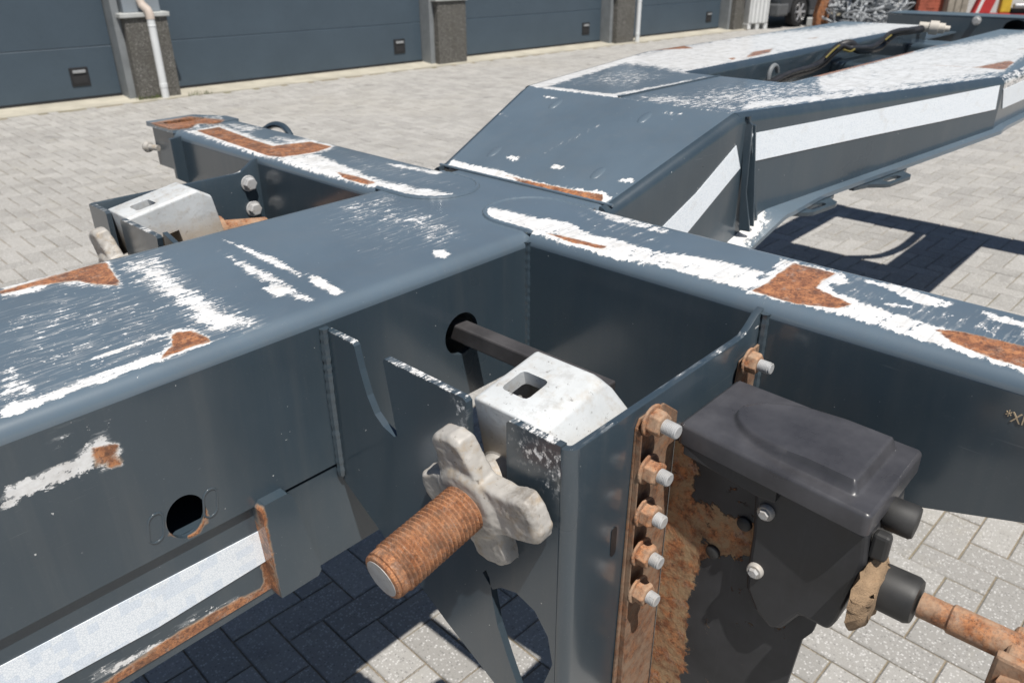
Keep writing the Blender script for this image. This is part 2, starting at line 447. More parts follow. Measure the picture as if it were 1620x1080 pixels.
yard_frame = [(-200, -200), (260, -200), (260, 260), (-200, 260)]
# one sheet: pavers bed inside, further paving outside
ins = [gp(X0/PB, Y0/PB), gp(X1/PB, Y0/PB), gp(X1/PB, Y1/PB), gp(X0/PB, Y1/PB)]
gv = [(x, y, -.002) for x, y in yard_frame]+[(p.x, p.y, -.002) for p in ins]+[(p.x, p.y, -.0062) for p in ins]
gme = mesh(gv, [(0, 1, 5, 4), (1, 2, 6, 5), (2, 3, 7, 6), (3, 0, 4, 7), (8, 9, 10, 11), (4, 5, 9, 8), (5, 6, 10, 9), (6, 7, 11, 10), (7, 4, 8, 11)], 'paved_yard')
gme.materials.append(yard_far_mat()); gme.materials.append(sand_mat())
for k in (4, 5, 6, 7, 8): gme.polygons[k].material_index = 1
yard = link('paved_yard', gme); tag(yard, kind='structure')
yard['label'] = 'grey concrete block paving laid in herringbone bond across the yard'
def paver_geo(lx, ly, c=.0035, jt=.0024, d=.03):
    a, b = lx/2-jt, ly/2-jt
    r = lambda a, b, z: [(-a, -b, z), (a, -b, z), (a, b, z), (-a, b, z)]
    v = r(a, b, -d)+r(a, b, -c)+r(a-c, b-c, 0)
    f = [(8, 9, 10, 11)]
    for k in (0, 4):
        for i in range(4): j = (i+1) % 4; f.append((k+i, k+j, k+4+j, k+4+i))
    return v, f
pv, pf = paver_geo(2*PB, PB); PV = np.array(pv)
cand = []
for i in range(int(X0/PB)+1, int(X1/PB)-2):
    for j in range(int(Y0/PB)+1, int(Y1/PB)-2):
        k = (i+j) % 4
        if k == 0: c = gp(i+1, j+.5); ang = GA
        elif k == 2: c = gp(i+.5, j+1); ang = GA+math.pi/2
        else: continue
        cand.append((c.x, c.y, ang, random.gauss(0, .0011), random.gauss(0, .006), random.gauss(0, .006), random.random()))
cand = np.array(cand)
ppx = project(np.column_stack([cand[:, 0], cand[:, 1], np.zeros(len(cand))]))
depth = (np.column_stack([cand[:, 0], cand[:, 1], np.zeros(len(cand))])-CPOS)@CM.T[:, 2]
inframe = (depth > .1) & (ppx[:, 0] > -40) & (ppx[:, 0] < 1660) & (ppx[:, 1] > -10) & (ppx[:, 1] < 1120)

# ================================================================== BUILDING
be = Vector((math.cos(B_ANG), math.sin(B_ANG), 0)); bn = Vector((-math.sin(B_ANG), math.cos(B_ANG), 0))   # along, inwards
B0 = Vector(onpl(0, 182, 2, 0.0))
BM = Matrix(((be.x, bn.x, 0, B0.x), (be.y, bn.y, 0, B0.y), (0, 0, 1, 0), (0, 0, 0, 1)))
def flat_mat(name, c, rough=.5, var=.15, nsc=6, bumps=.1, metal=0):
    t = NT(name); p = t.P(); a = t.noise(p, nsc, 6, .65); b = t.noise(p, nsc*14, 4, .6)
    col = t.mix(t.mr(a, .3, .7), tuple(x*(1-var) for x in c), tuple(min(1, x*(1+var)) for x in c))
    col = t.mix(t.math('MULTIPLY', t.mr(b, .55, .75), .25), col, tuple(x*.6 for x in c))
    return t.out(col, rough, metal, t.bump(b, bumps, .002))
DOOR = flat_mat('door_paint', (.056, .081, .106), .42, .08, 1.5, .03)
FRAME = flat_mat('door_frame', (.2, .215, .225), .5)
CLAD = flat_mat('grey_cladding', (.22, .25, .28), .45, .06, 1)
LEDGE = flat_mat('ledge_concrete', (.42, .43, .42), .8)
def aggregate():
    t = NT('exposed_aggregate'); p = t.P(); v = t.n('ShaderNodeTexVoronoi'); t.l(p, v.inputs['Vector']); v.inputs['Scale'].default_value = 125
    g = t.sepz(v.outputs['Color'], 1); c = t.mix(g, (.045, .042, .038), (.17, .165, .15)); c = t.mix(t.mr(g, .95, .98), c, (.36, .35, .33))
    c = t.mix(t.math('MULTIPLY', t.mr(t.noise(p, 3, 4), .5, .7), .5), c, (.09, .085, .07))
    return t.out(c, .9, 0, t.bump(v.outputs['Distance'], .8, .006))
AGG = aggregate()
PVC = flat_mat('pvc_pipe', (.66, .68, .69), .4, .08, 5); PVC_OLD = flat_mat('pvc_collar', (.55, .47, .41), .5, .12, 9)
KERB = flat_mat('concrete_strip', (.40, .375, .31), .9, .2, 3, .4)
GASKET = flat_mat('door_gasket', (.02, .02, .022), .7); HBLK = flat_mat('door_handle_black', (.015, .015, .017), .45); HGRY = flat_mat('door_handle_grip', (.28, .29, .3), .4)
bld = empty('garage_building', tuple(B0), 'long building with dark grey sectional garage doors between aggregate concrete pillars', 'building')
def bx(name, lo, hi, mat, parent, bev=.004):
    o = MB().box(lo, hi, BM).build(name, mat, parent)
    if bev: bevel(o, bev)
    return o
doors = [(-3.3, 1.47), (2.10, 6.36), (7.06, 10.93), (11.66, 15.25)]
pillars = [(1.56, 2.09), (6.45, 7.05), (11.02, 11.58), (15.34, 16.0)]
PH = .585; DO = .22; DZ = .034       # doors stand back from the pillars on a raised sill
def groove_panel(name, x0, x1, z0, z1, mat, parent):
    """sectional door panel: shallow bevelled tongue at its top and bottom edge"""
    prof = [(DO+.045, z0+.001), (DO+.003, z0+.001), (DO, z0+.004), (DO, z1-.013), (DO+.007, z1-.001), (DO+.045, z1-.001)]
    vs = []; n = len(prof)
    for x in (x0, x1): vs += [BM @ Vector((x, a, z)) for a, z in prof]
    f = [(i, i+1, n+i+1, n+i) for i in range(n-1)]+[tuple(range(n-1, -1, -1)), tuple(range(n, 2*n)), (0, n, 2*n-1, n-1)]
    return MB().add(vs, f).build(name, mat, parent)
for di, (a, b) in enumerate(doors):
    d = bx('garage_door', (a, DO+.05, DZ), (b, DO+.075, 3.6), DOOR, bld, 0)
    for k in range(6): groove_panel('door_panel', a+.01, b-.01, DZ+.028+k*PH if k else DZ+.026, DZ+.028+(k+1)*PH, DOOR, d)
    bx('bottom_seal', (a+.01, DO-.004, DZ), (b-.01, DO+.044, DZ+.0255), GASKET, d, 0)
    hx = b-.46; hz = .305
    bx('door_handle', (hx-.11, DO-.012, hz-.11), (hx+.11, DO+.001, hz+.11), HBLK, d, .006)
    bx('handle_grip', (hx-.075, DO-.03, hz+.045), (hx+.075, DO-.013, hz+.08), HGRY, d, .004)
    bx('handle_recess', (hx-.08, DO-.0155, hz-.08), (hx+.08, DO-.0125, hz+.03), GASKET, d, .001)
    if di: bx('frame_jamb', (a-.02, DO-.05, .0), (a-.001, DO+.06, 3.65), FRAME, bld, .003)
    bx('frame_jamb', (b+.001, -.02, .0), (b+.088, DO+.06, 3.65), FRAME, bld, .003)
for pi, (a, b) in enumerate(pillars):
    p = bx('pillar', (a, -.13, -.02), (b, .32, .965), AGG, bld, .008)
    bx('pillar_ledge', (a-.05, -.16, .967), (b+.03, .32, 1.02), LEDGE, p, .008)
    bx('pillar_cladding', (a+.04, -.06, 1.022), (b-.04, .32, 3.7), CLAD, p, .004)
bx('upper_wall', (-3.4, .0, 3.702), (16.1, .25, 4.4), CLAD, bld, 0)
bx('end_wall', (16.002, -.05, 0), (16.35, 9, 4.4), AGG, bld, 0)
bx('back_wall', (-3.4, 1.0, 0), (16.0, 1.1, 4.4), CLAD, bld, 0)
for px_, off in ((1.86, -.19), (11.645, -.17)):
    b_ = lambda x, y, z: BM @ Vector((x, y, z))
    pp_ = MB().lathe(b_(px_, off, 0.0), (0, 0, 1), [(0, .047), (.9, .047), (.95, .047)], 20).build('downpipe', PVC, bld, True)
    MB().lathe(b_(px_, off, .13), (0, 0, 1), [(0, .047), (.004, .051), (.05, .051), (.054, .047)], 20).build('pipe_collar', PVC, pp_, True)
    MB().lathe(b_(px_, off, .86), (0, 0, 1), [(0, .047), (.004, .0515), (.012, .0515), (.016, .047)], 20).build('pipe_collar', PVC, pp_, True)
    MB().tube([b_(px_, off, .945), b_(px_, off, 1.0), b_(px_-.01, off+.015, 1.05), b_(px_-.05, off+.06, 1.11), b_(px_-.06, off+.075, 1.17), b_(px_-.06, off+.075, 3.5)], [.052, .052, .052, .05, .047, .047], 18).build('pipe_elbow', PVC_OLD if off == -.19 else PVC, pp_, True)
strip = MB().rings([[BM @ Vector((x, y, z)) for y, z in ((-.26, -.03), (-.26, .005), (-.06, .008), (DO-.06, DZ-.004), (DO+.1, DZ-.001), (DO+.1, -.03))] for x in (-3.4, 16.4)]).build('concrete_strip', KERB); tag(strip, kind='structure')
GRASS = flat_mat('weed_green', (.10, .13, .035), .7, .3, 30)
def tuft(c, n_, label):
    m = MB(); rg = random.Random(int(c.x*1000))
    for k in range(n_):
        b = c+be*rg.uniform(-.16, .16)+bn*rg.uniform(-.03, .03); h = rg.uniform(.02, .075); l = be*rg.uniform(-.03, .03)-bn*rg.uniform(0, .04); w_ = be*rg.uniform(.002, .004)
        m.add([b-w_, b+w_, b+l*.5+w_*.8+Vector((0, 0, h*.7)), b+l*.5-w_*.8+Vector((0, 0, h*.7)), b+l+Vector((0, 0, h))], [(0, 1, 2, 3), (3, 2, 4)])
    o = m.build('weed_tuft', GRASS); tag(o, label, 'weed')
tuft(BM @ Vector((1.66, -.165, .0)), 70, 'green weeds at the foot of the pillar beside the white downpipe')
tuft(BM @ Vector((2.28, -.27, .0)), 34, 'small green weeds along the concrete strip past the pillar with the downpipe')
strip['label'] = 'pale concrete edge strip along the foot of the garage doors'

# ================================================================== TRAILER
ZT = 1.236; ZN = 1.363; R_ = .02
trailer = empty('container_chassis_trailer', (-.4, 1.03, 0), 'dark slate grey steel container chassis trailer with worn white and rusty patches', 'trailer')
top_keep = lambda z, e=.006: (lambda co: (co[:, 2] > z-e).astype(float))

# ---- spine: bent top sheet, webs with real holes
YN, YF = .843, 1.218
xs = np.concatenate([np.arange(-1.8, 0, .1), np.arange(0, 1.165, .0075)])
prof = [(YN-R_, ZT-R_-.002)]+[(y, z) for y, z in arc((YN, ZT-R_), R_, 180, 90)]
prof += [(y, ZT) for y in np.linspace(YN, YF, 52)[1:-1]]+[(y, z) for y, z in arc((YF, ZT-R_), R_, 90, 0)]+[(YF+R_, ZT-R_-.002)]
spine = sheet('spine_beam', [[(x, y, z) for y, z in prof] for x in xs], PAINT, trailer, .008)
spine.data.flip_normals()
wear(spine,
 white=[([(178, 417), (215, 405), (250, 402), (300, 450), (350, 480), (414, 508), (350, 534), (318, 527), (270, 480), (230, 455)], 26, .74),
        ([(215, 425), (240, 418), (300, 468), (370, 500), (400, 512), (350, 530), (310, 500), (255, 455)], 14, .95),
        ([(0, 645), (60, 626), (180, 583), (265, 552), (300, 545), (338, 540), (200, 590), (0, 664)], 3.5, 1),
        ([(148, 566), (268, 527), (270, 530), (150, 570)], 1.6, 1),
        ([(270, 520), (305, 517), (344, 540), (300, 556), (230, 580), (265, 545)], 7, .86),
        ([(0, 452), (60, 436), (155, 413), (172, 411), (198, 455), (150, 456), (90, 452), (0, 478)], 8, .8),
        ([(348, 377), (372, 384), (440, 410), (483, 433), (476, 440), (415, 412)], 4, .86),
        ([(486, 432), (512, 441), (546, 463), (532, 469), (492, 449)], 3.5, .95),
        ([(340, 394), (400, 418), (440, 438), (500, 474), (488, 482), (445, 462), (380, 425)], 6, .7),
        ([(415, 455), (450, 452), (472, 464), (432, 471)], 4, .92),
        ([(590, 322), (690, 338), (735, 368), (700, 392), (640, 368), (540, 345)], 24, .5),
        ([(500, 345), (600, 330), (700, 380), (600, 400)], 60, .34),
        ([(682, 397), (700, 394), (714, 402), (705, 409), (688, 407)], 2.5, 1),
        ([(0, 570), (30, 580), (62, 610), (60, 628), (0, 645)], 14, .56),
        ([(0, 480), (190, 440), (330, 540), (0, 650)], 40, .36),
        ([(530, 325), (620, 305), (640, 320), (560, 345)], 14, .46)],
 rust=[([(272, 526), (303, 523), (338, 539), (300, 550), (248, 570), (272, 547)], 4, 1),
       ([(0, 460), (60, 443), (155, 416), (168, 415), (193, 452), (150, 450), (120, 444), (60, 452), (0, 466)], 6, 1),
       ([(0, 650), (120, 616), (240, 570), (250, 572), (120, 622), (0, 656)], 5, .42),
       ([(230, 505), (262, 500), (275, 515), (250, 525)], 8, .35)],
 keep=top_keep(ZT))
YW = YN-R_
web_holes = [circle((.286, YW, 1.0285), (0, -1, 0), .0255, 30, .031), circle((.7665, YW, 1.109), (0, -1, 0), .036, 32)]
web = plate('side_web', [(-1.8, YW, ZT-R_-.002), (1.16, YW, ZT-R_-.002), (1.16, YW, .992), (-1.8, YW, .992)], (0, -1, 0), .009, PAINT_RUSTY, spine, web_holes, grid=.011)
wear(web, white=[([(0, 778), (60, 752), (128, 722), (150, 712), (168, 735), (100, 768), (0, 810)], 5, .97),
                 ([(112, 712), (150, 684), (176, 690), (168, 710), (130, 722)], 8, .62),
                 ([(70, 692), (178, 650), (186, 672), (95, 715)], 16, .38), ([(140, 700), (190, 697), (197, 740), (160, 745)], 4, .9)],
     rust=[([(146, 706), (186, 701), (193, 738), (160, 741), (142, 728)], 5, .8), ([(0, 788), (60, 765), (120, 738), (130, 742), (60, 776), (0, 800)], 6, .42),
           ([(294, 848), (312, 838), (322, 812), (326, 800), (332, 812), (320, 842), (300, 854)], 4, .8),
           ([(262, 812), (266, 838), (284, 852), (268, 850), (258, 830)], 4, .62)])
plate('far_side_web', [(-1.8, YF+R_, ZT-R_-.002), (1.16, YF+R_, ZT-R_-.002), (1.16, YF+R_, .992), (-1.8, YF+R_, .992)], (0, 1, 0), .009, PAINT_PLAIN, spine,
      [circle((.7665, YF+R_, 1.109), (0, 1, 0), .036, 32)])
MB().box((-1.8, YN-.01, .985), (.94, YF+.01, .9915)).build('bottom_plate', PAINT_PLAIN, spine)
MB().box((.9405, YN-.01, .985), (1.5, YF+.01, .9915)).build('bottom_plate', PAINT_PLAIN, spine)
# round weld marks beside the oval hole
for (u, v) in ((247, 835), (333, 795)):
    c = onpl(u, v, 1, YW); L = [tuple(q) for q in slot2((c[0], YW+.0003, c[2]), (.15, 0, 1), (1, 0, 0), .022, .009, 7)]
    MB().tube(L+[L[0]], .0017, 6).build('weld_ring', PAINT_PLAIN, spine, True)

# ---- lower (telescoping) beam with reflective tape, end cap and end section
YL = YW+.009
lower = plate('lower_beam', [(-1.8, YL, 1.0), (.39, YL, 1.0), (.39, YL, .836), (-1.8, YL, .836)], (0, -1, 0), .012, PAINT_RUSTY, trailer, grid=.010)
wear(lower, white=[([(120, 1080), (240, 1010), (330, 960), (405, 935), (420, 940), (330, 985), (200, 1080)], 6, .5)],
     rust=[([(60, 1150), (190, 1060), (290, 992), (380, 945), (415, 928), (445, 950), (330, 1030), (230, 1100), (120, 1180)], 8, .9),
           ([(405, 800), (416, 800), (428, 880), (440, 940), (420, 945), (412, 880)], 6, .9)])
MB().box((-1.8, YL+.002, .822), (.39, YF-.01, .8355)).build('lower_flange', PAINT_PLAIN, lower)
plate('far_lower_web', [(-1.8, YF+.01, 1.0), (.55, YF+.01, 1.0), (.55, YF+.01, .818), (-1.8, YF+.01, .818)], (0, 1, 0), .012, PAINT_PLAIN, lower)
cap = plate('end_cap', [Vector(p) for p in [(.374, .805, .992), (.381, .805, 1.0), (.415, .805, 1.0), (.423, .805, .990), (.449, .805, .842), (.443, .805, .834), (.381, .805, .834)]], (0, -1, 0), .03, PAINT_RUSTY, trailer, grid=.008)
wear(cap, rust=[([(400, 790), (418, 800), (432, 880), (446, 948), (420, 950), (405, 880)], 7, .95)])
endsec = plate('end_section', [(.40, YW+.003, .986), (.552, YW+.003, .986), (.578, YW+.003, .93), (.575, YW+.003, .828), (.40, YW+.003, .828)], (0, -1, 0), .015, PAINT_PLAIN, trailer)
tp = plate('reflective_tape', [onpl(u, v, 1, YL-.0015) for u, v in [(-260, 1188), (-120, 1116), (0, 1054), (200, 949), (413, 838), (417, 838), (423, 886), (419, 888), (250, 992), (88, 1080), (-40, 1150), (-200, 1240)]], (0, -1, 0), .0012, TAPE, lower, bev=0)

# ---- cross arms
AX0, AX1, AR = .945, 1.100, .02
AXC = (AX0+AX1)/2; ZA = ZT+.003
def arm(side):
    """side -1: towards the camera side, +1: far side"""
    if side < 0: ys = np.concatenate([np.arange(YW-.0005, -.19, -.0075)]); yr = YW; ye = -.19; yc_ = 0
    else: ys = np.arange(YF+R_+.0005, 2.10, .0075); yr = YF+R_; ye = 2.10
    prof = [(AX0-AR, ZA-AR-.002)]+arc((AX0, ZA-AR), AR, 180, 90)+[(x, ZA) for x in np.linspace(AX0, AX1, 24)[1:-1]]+arc((AX1, ZA-AR), AR, 90, 0)+[(AX1+AR, ZA-AR-.002)]
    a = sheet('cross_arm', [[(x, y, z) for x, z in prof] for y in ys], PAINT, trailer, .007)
    if side < 0: a.data.flip_normals()
    return a, yr, ye
WN = [([(700, 330), (755, 323), (800, 332), (850, 344), (900, 351), (935, 371), (975, 378), (1040, 398), (1100, 405), (1150, 415), (1212, 430), (1187, 461), (1100, 437), (1040, 421), (980, 412), (925, 396), (860, 376), (820, 363), (775, 351), (740, 345)], 5, .93),
      ([(1235, 408), (1335, 431), (1347, 450), (1312, 450), (1322, 462), (1440, 503), (1560, 538), (1640, 562), (1640, 596), (1450, 536), (1320, 496), (1180, 463), (1210, 438)], 6, .95),
      ([(1345, 437), (1420, 451), (1450, 461), (1512, 480), (1492, 488), (1440, 476), (1415, 462)], 3.5, .97), ([(1545, 489), (1640, 513), (1640, 524), (1570, 507)], 4, .9),
      ([(1392, 476), (1438, 483), (1440, 489), (1400, 482)], 3, .9), ([(1330, 445), (1640, 520), (1640, 560), (1350, 470)], 25, .42),
      ([(925, 326), (955, 333), (1062, 364), (1056, 372), (960, 348)], 4, .75), ([(915, 338), (1020, 365), (1060, 390), (930, 360)], 12, .38)]
RN = [([(862, 368), (882, 371), (962, 390), (955, 395), (900, 383)], 3.5, .9),
      ([(1256, 416), (1322, 432), (1300, 445), (1291, 455), (1348, 481), (1330, 488), (1260, 481), (1187, 460), (1216, 447), (1228, 434)], 4, 1),
      ([(1478, 520), (1522, 524), (1640, 552), (1640, 588), (1560, 564), (1505, 541)], 5, .95)]
WF = [([(290, 207), (330, 199), (352, 197), (400, 214), (440, 226), (490, 217), (535, 232), (505, 244), (452, 254), (415, 250), (350, 228)], 7, .88),
      ([(355, 194), (400, 198), (420, 204), (398, 210), (370, 204)], 5, .7),
      ([(425, 250), (500, 243), (545, 261), (602, 284), (650, 294), (738, 309), (705, 314), (640, 312), (560, 290), (500, 277)], 6, .9),
      ([(610, 257), (702, 272), (692, 277), (620, 263)], 3, .9), ([(440, 215), (480, 222), (470, 228), (420, 220)], 4, .7), ([(530, 235), (700, 280), (740, 300), (560, 270)], 20, .36)]
RF = [([(310, 207), (346, 201), (400, 221), (432, 231), (490, 224), (526, 232), (500, 241), (446, 249), (425, 247), (360, 225)], 3, 1),
      ([(530, 271), (562, 278), (597, 289), (580, 293), (545, 283)], 3.5, .9)]
arm_n, _, _ = arm(-1); wear(arm_n, WN, RN, top_keep(ZA)); tag(arm_n, 'cross arm with long bare white streaks and two rust patches on top')
arm_f, _, _ = arm(1); wear(arm_f, WF, RF, top_keep(ZA)); tag(arm_f, 'cross arm with an angled rust patch and a rusty slotted end plate')
def pad(y_tip, y_root, arm_o, W, Rr):
    """rounded tongue of the arm's top plate, lapped over the spine"""
    r = (AX1-AX0)/2+.008; sg = 1 if y_tip > y_root else -1; yc_ = y_tip-sg*r
    L = [(AXC+r, y_root, ZA)]
    L += [(AXC+r*math.cos(math.radians(a)), yc_+sg*r*math.sin(math.radians(a)), ZA) for a in range(0, 181, 10)]
    L += [(AXC-r, y_root, ZA)]
    if sg < 0: L.reverse()
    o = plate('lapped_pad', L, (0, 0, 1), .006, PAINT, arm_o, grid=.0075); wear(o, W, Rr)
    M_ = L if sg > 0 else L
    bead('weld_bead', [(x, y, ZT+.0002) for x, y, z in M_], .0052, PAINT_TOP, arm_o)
pad(.985, YW-.0005, arm_n, WN, RN); pad(1.075, YF+R_+.0005, arm_f, WF, RF)
AWX = AX0-AR
# rear and front webs of the arms (tapering outwards)
zr, zf = ZA-AR-.002, 0
wn = plate('rear_web', [(AWX, YW-.0, zr), (AWX, -.19, zr), (AWX, -.19, 1.133), (AWX, .048, 1.061), (AWX, .30, .979), (AWX, YW, .86)], (-1, 0, 0), .008, PAINT_PLAIN, arm_n)
plate('front_web', [(AX1+AR, YW, zr), (AX1+AR, -.19, zr), (AX1+AR, -.19, 1.133), (AX1+AR, .30, .979), (AX1+AR, YW, .86)], (1, 0, 0), .008, PAINT_PLAIN, arm_n)
plate('bottom_flange', [(AWX+.01, -.19, 1.137), (AX1+AR-.01, -.19, 1.137), (AX1+AR-.01, .30, .983), (AWX+.01, .30, .983)], (0, .3, 1), .008, PAINT_PLAIN, arm_n)
yfr = YF+R_
plate('rear_web', [(AWX, yfr, zr), (AWX, 2.10, zr), (AWX, 2.10, 1.11), (AWX, 1.76, .985), (AWX, yfr, .86)], (-1, 0, 0), .008, PAINT_PLAIN, arm_f)
plate('front_web', [(AX1+AR, yfr, zr), (AX1+AR, 2.10, zr), (AX1+AR, 2.10, 1.11), (AX1+AR, 1.76, .985), (AX1+AR, yfr, .86)], (1, 0, 0), .008, PAINT_PLAIN, arm_f)
MB().box((AWX+.009, -.186, 1.14), (AX1+AR-.009, -.18, zr)).build('arm_end', PAINT_PLAIN, arm_n)
# far arm's end: slotted rusty top plate, end box, pin, stiffener, strap
ep = plate('slotted_end_plate', [(.922, 2.085, ZA+.004), (1.115, 2.085, ZA+.004), (1.115, 2.15, ZA+.004), (1.06, 2.243, ZA+.004), (.922, 2.243, ZA+.004)], (0, 0, 1), .012, PAINT, arm_f,
           [slot2((1.0, 2.175, ZA+.004), (1, 0, 0), (0, 1, 0), .075, .02, 8)], grid=.008)
wear(ep, [([(225, 200), (260, 203), (300, 210), (345, 200), (352, 196), (300, 205), (262, 205)], 4, .9), ([(225, 195), (352, 180), (360, 200), (275, 212)], 5, .5)],
     [([(236, 195), (300, 184), (356, 190), (345, 196), (312, 196), (300, 204), (268, 205), (245, 199)], 6, 1)])
MB().box((AWX+.004, 2.102, 1.125), (AX1+AR, 2.225, ZA-.01)).build('end_box', PAINT_PLAIN, arm_f)
plate('stiffener', [(AWX+.001, 2.05, zr+.012), (AWX-.03, 2.05, zr+.008), (AWX-.03, 2.05, 1.12), (AWX+.001, 2.05, 1.10)], (0, -1, 0), .012, PAINT_PLAIN, arm_f)
MB().lathe((AWX-.012, 2.225, 1.176), (-.3, .95, 0), [(-.03, .008), (.0, .008), (.002, .013), (.012, .016), (.02, .012), (.024, .002)], 16).build('lock_pin', GALV_DIRTY, arm_f, True)
MB().tube([(AX1+AR, 2.03, 1.20)]+[(AX1+AR+.03+.012*math.sin(math.pi*i/10), 2.03-.155*i/10, 1.20+.036*math.sin(math.pi*i/10)**.6) for i in range(11)]+[(AX1+AR, 1.875, 1.20)], .009, 8).build('lifting_strap', PAINT_PLAIN, arm_f, True)

# welds in the corners between spine and arms
bead('corner_weld', [(AWX+.001, YW+.001, ZT-.012), (AWX+.001, YW+.001, 1.15), (AWX+.001, YW+.001, 1.0), (AWX+.001, YW+.001, .87)], .0075, PAINT_PLAIN, trailer)

# ---- lock pockets (rear plate + bent side plate), mirrored for the far side
PXR, PYO, PZ = .516, .398, 1.206
def pocket(sg, xr, yo, yw):
    """sg=-1 near, +1 far; xr rear plate, yo outer plate, yw spine web"""
    Y = lambda y: yw+(y-YW)*(yo-yw)/(PYO-YW)
    t = .010
    prof = [(YW-.001, PZ), (.764, PZ), (.759, PZ-.004), (.752, 1.17), (.741, 1.135), (.728, 1.112), (.712, 1.1), (.69, 1.094), (.6835, 1.0975), (.6845, 1.104), (.700, PZ-.004), (.697, PZ), (.556, PZ), (.551, PZ-.004), (.5505, 1.13)]
    prof += [(.521+.033*math.cos(math.radians(a)), 1.085+.04*math.sin(math.radians(a))) for a in (0, -30, -60, -90, -120, -150, -180)]
    prof += [(.489, 1.13), (.489, PZ-.004), (.485, PZ), (PYO+.0145, PZ), (PYO+.0145, .62), (.44, .66), (.515, .777), (.606, .825), (.735, .903), (YW-.001, .96)]
    hole = [(.530, .966), (.522, .968), (.513, .95), (.514, .90), (.50, .855), (.477, .80), (.466, .80), (.448, .83), (.418, .885), (.418, .915), (.44, .962), (.47, .968), (.505, .945)]
    hole = [(.532, .962), (.526, .97), (.52, .96), (.516, .93), (.508, .89), (.49, .845), (.47, .80), (.455, .80), (.428, .85), (.416, .89), (.424, .93), (.445, .957), (.475, .966), (.5, .958), (.515, .945)]
    L = [(xr, Y(y), z) for y, z in prof]; Hh = [(xr, Y(y), z) for y, z in hole]
    if sg > 0: pass
    rp = plate('lock_pocket', L, (-1, 0, 0), t, PAINT_POCKET, trailer, [Hh] if sg < 0 else [], grid=.008)
    wear(rp, [([(800, 668), (850, 690), (905, 720), (905, 790), (870, 780), (820, 720)], 22, .43), ([(715, 625), (740, 640), (745, 690), (730, 690)], 10, .5)],
         [([(868, 735), (918, 750), (915, 850), (905, 935), (860, 930), (880, 850)], 22, .36)] if sg < 0 else [])
    # outer plate: bent round the corner, top edge sweeping up to the arm
    s = -1 if sg < 0 else 1; rb = .0145; k = 7
    rows = []
    path = [(xr, yo-s*rb)]+[(xr+rb-rb*math.cos(math.radians(90*i/k)), yo-s*rb+s*rb*math.sin(math.radians(90*i/k))) for i in range(1, k+1)]
    path += [(x, yo) for x in np.linspace(xr+rb+.02, AWX, 24)]
    def ztop(x):
        q = (x-(AWX-.055))/.055
        return PZ-.002+(.026*(q*q*(3-2*q)) if q > 0 else 0)
    for (x, y) in path: rows.append([(x, y, ztop(x)), (x, y, 1.1), (x, y, .62)])
    sp = sheet('side_plate', rows, PAINT_EDGE, rp, .010)
    if sg > 0: sp.data.flip_normals()
    sp.modifiers.remove(sp.modifiers['split'])
    bv = sp.modifiers.new('bevel', 'BEVEL'); bv.width = .0012; bv.segments = 2; bv.limit_method = 'ANGLE'; bv.angle_limit = math.radians(50)
    e = sp.modifiers.new('split', 'EDGE_SPLIT'); e.split_angle = math.radians(40)
    bead('root_weld', [(xr-.003, yw+s*.003, PZ+.004), (xr-.004, yw+s*.003, 1.1), (xr-.003, yw+s*.003, .97)], .0065, PAINT_PLAIN, rp)
    bead('root_weld', [(AWX-.002, yo+s*.004, 1.224), (AWX-.003, yo+s*.004, 1.1), (AWX-.003, yo+s*.004, .98)], .0065, PAINT_PLAIN, rp)
    return rp
pk_n = pocket(-1, PXR, PYO, YW); tag(pk_n, 'welded lock pocket with chipped white edges and a hooked slot')
FXR, FYO = .538, 1.682
pk_f = pocket(1, FXR, FYO, YF+R_)
# black patch painting the dark inside the slot hole of the near side plate
sc_ = onpl(970, 856, 1, PYO)
MB().rings([[Vector(q)+Vector((0, dy, 0)) for q in slot2((sc_[0], PYO, sc_[2]), (0, 0, 1), (1, 0, 0), .032, .0055, 7)] for dy in (-.0008, -.0003)]).build('slot_shade_patch', HBLK, pk_n)

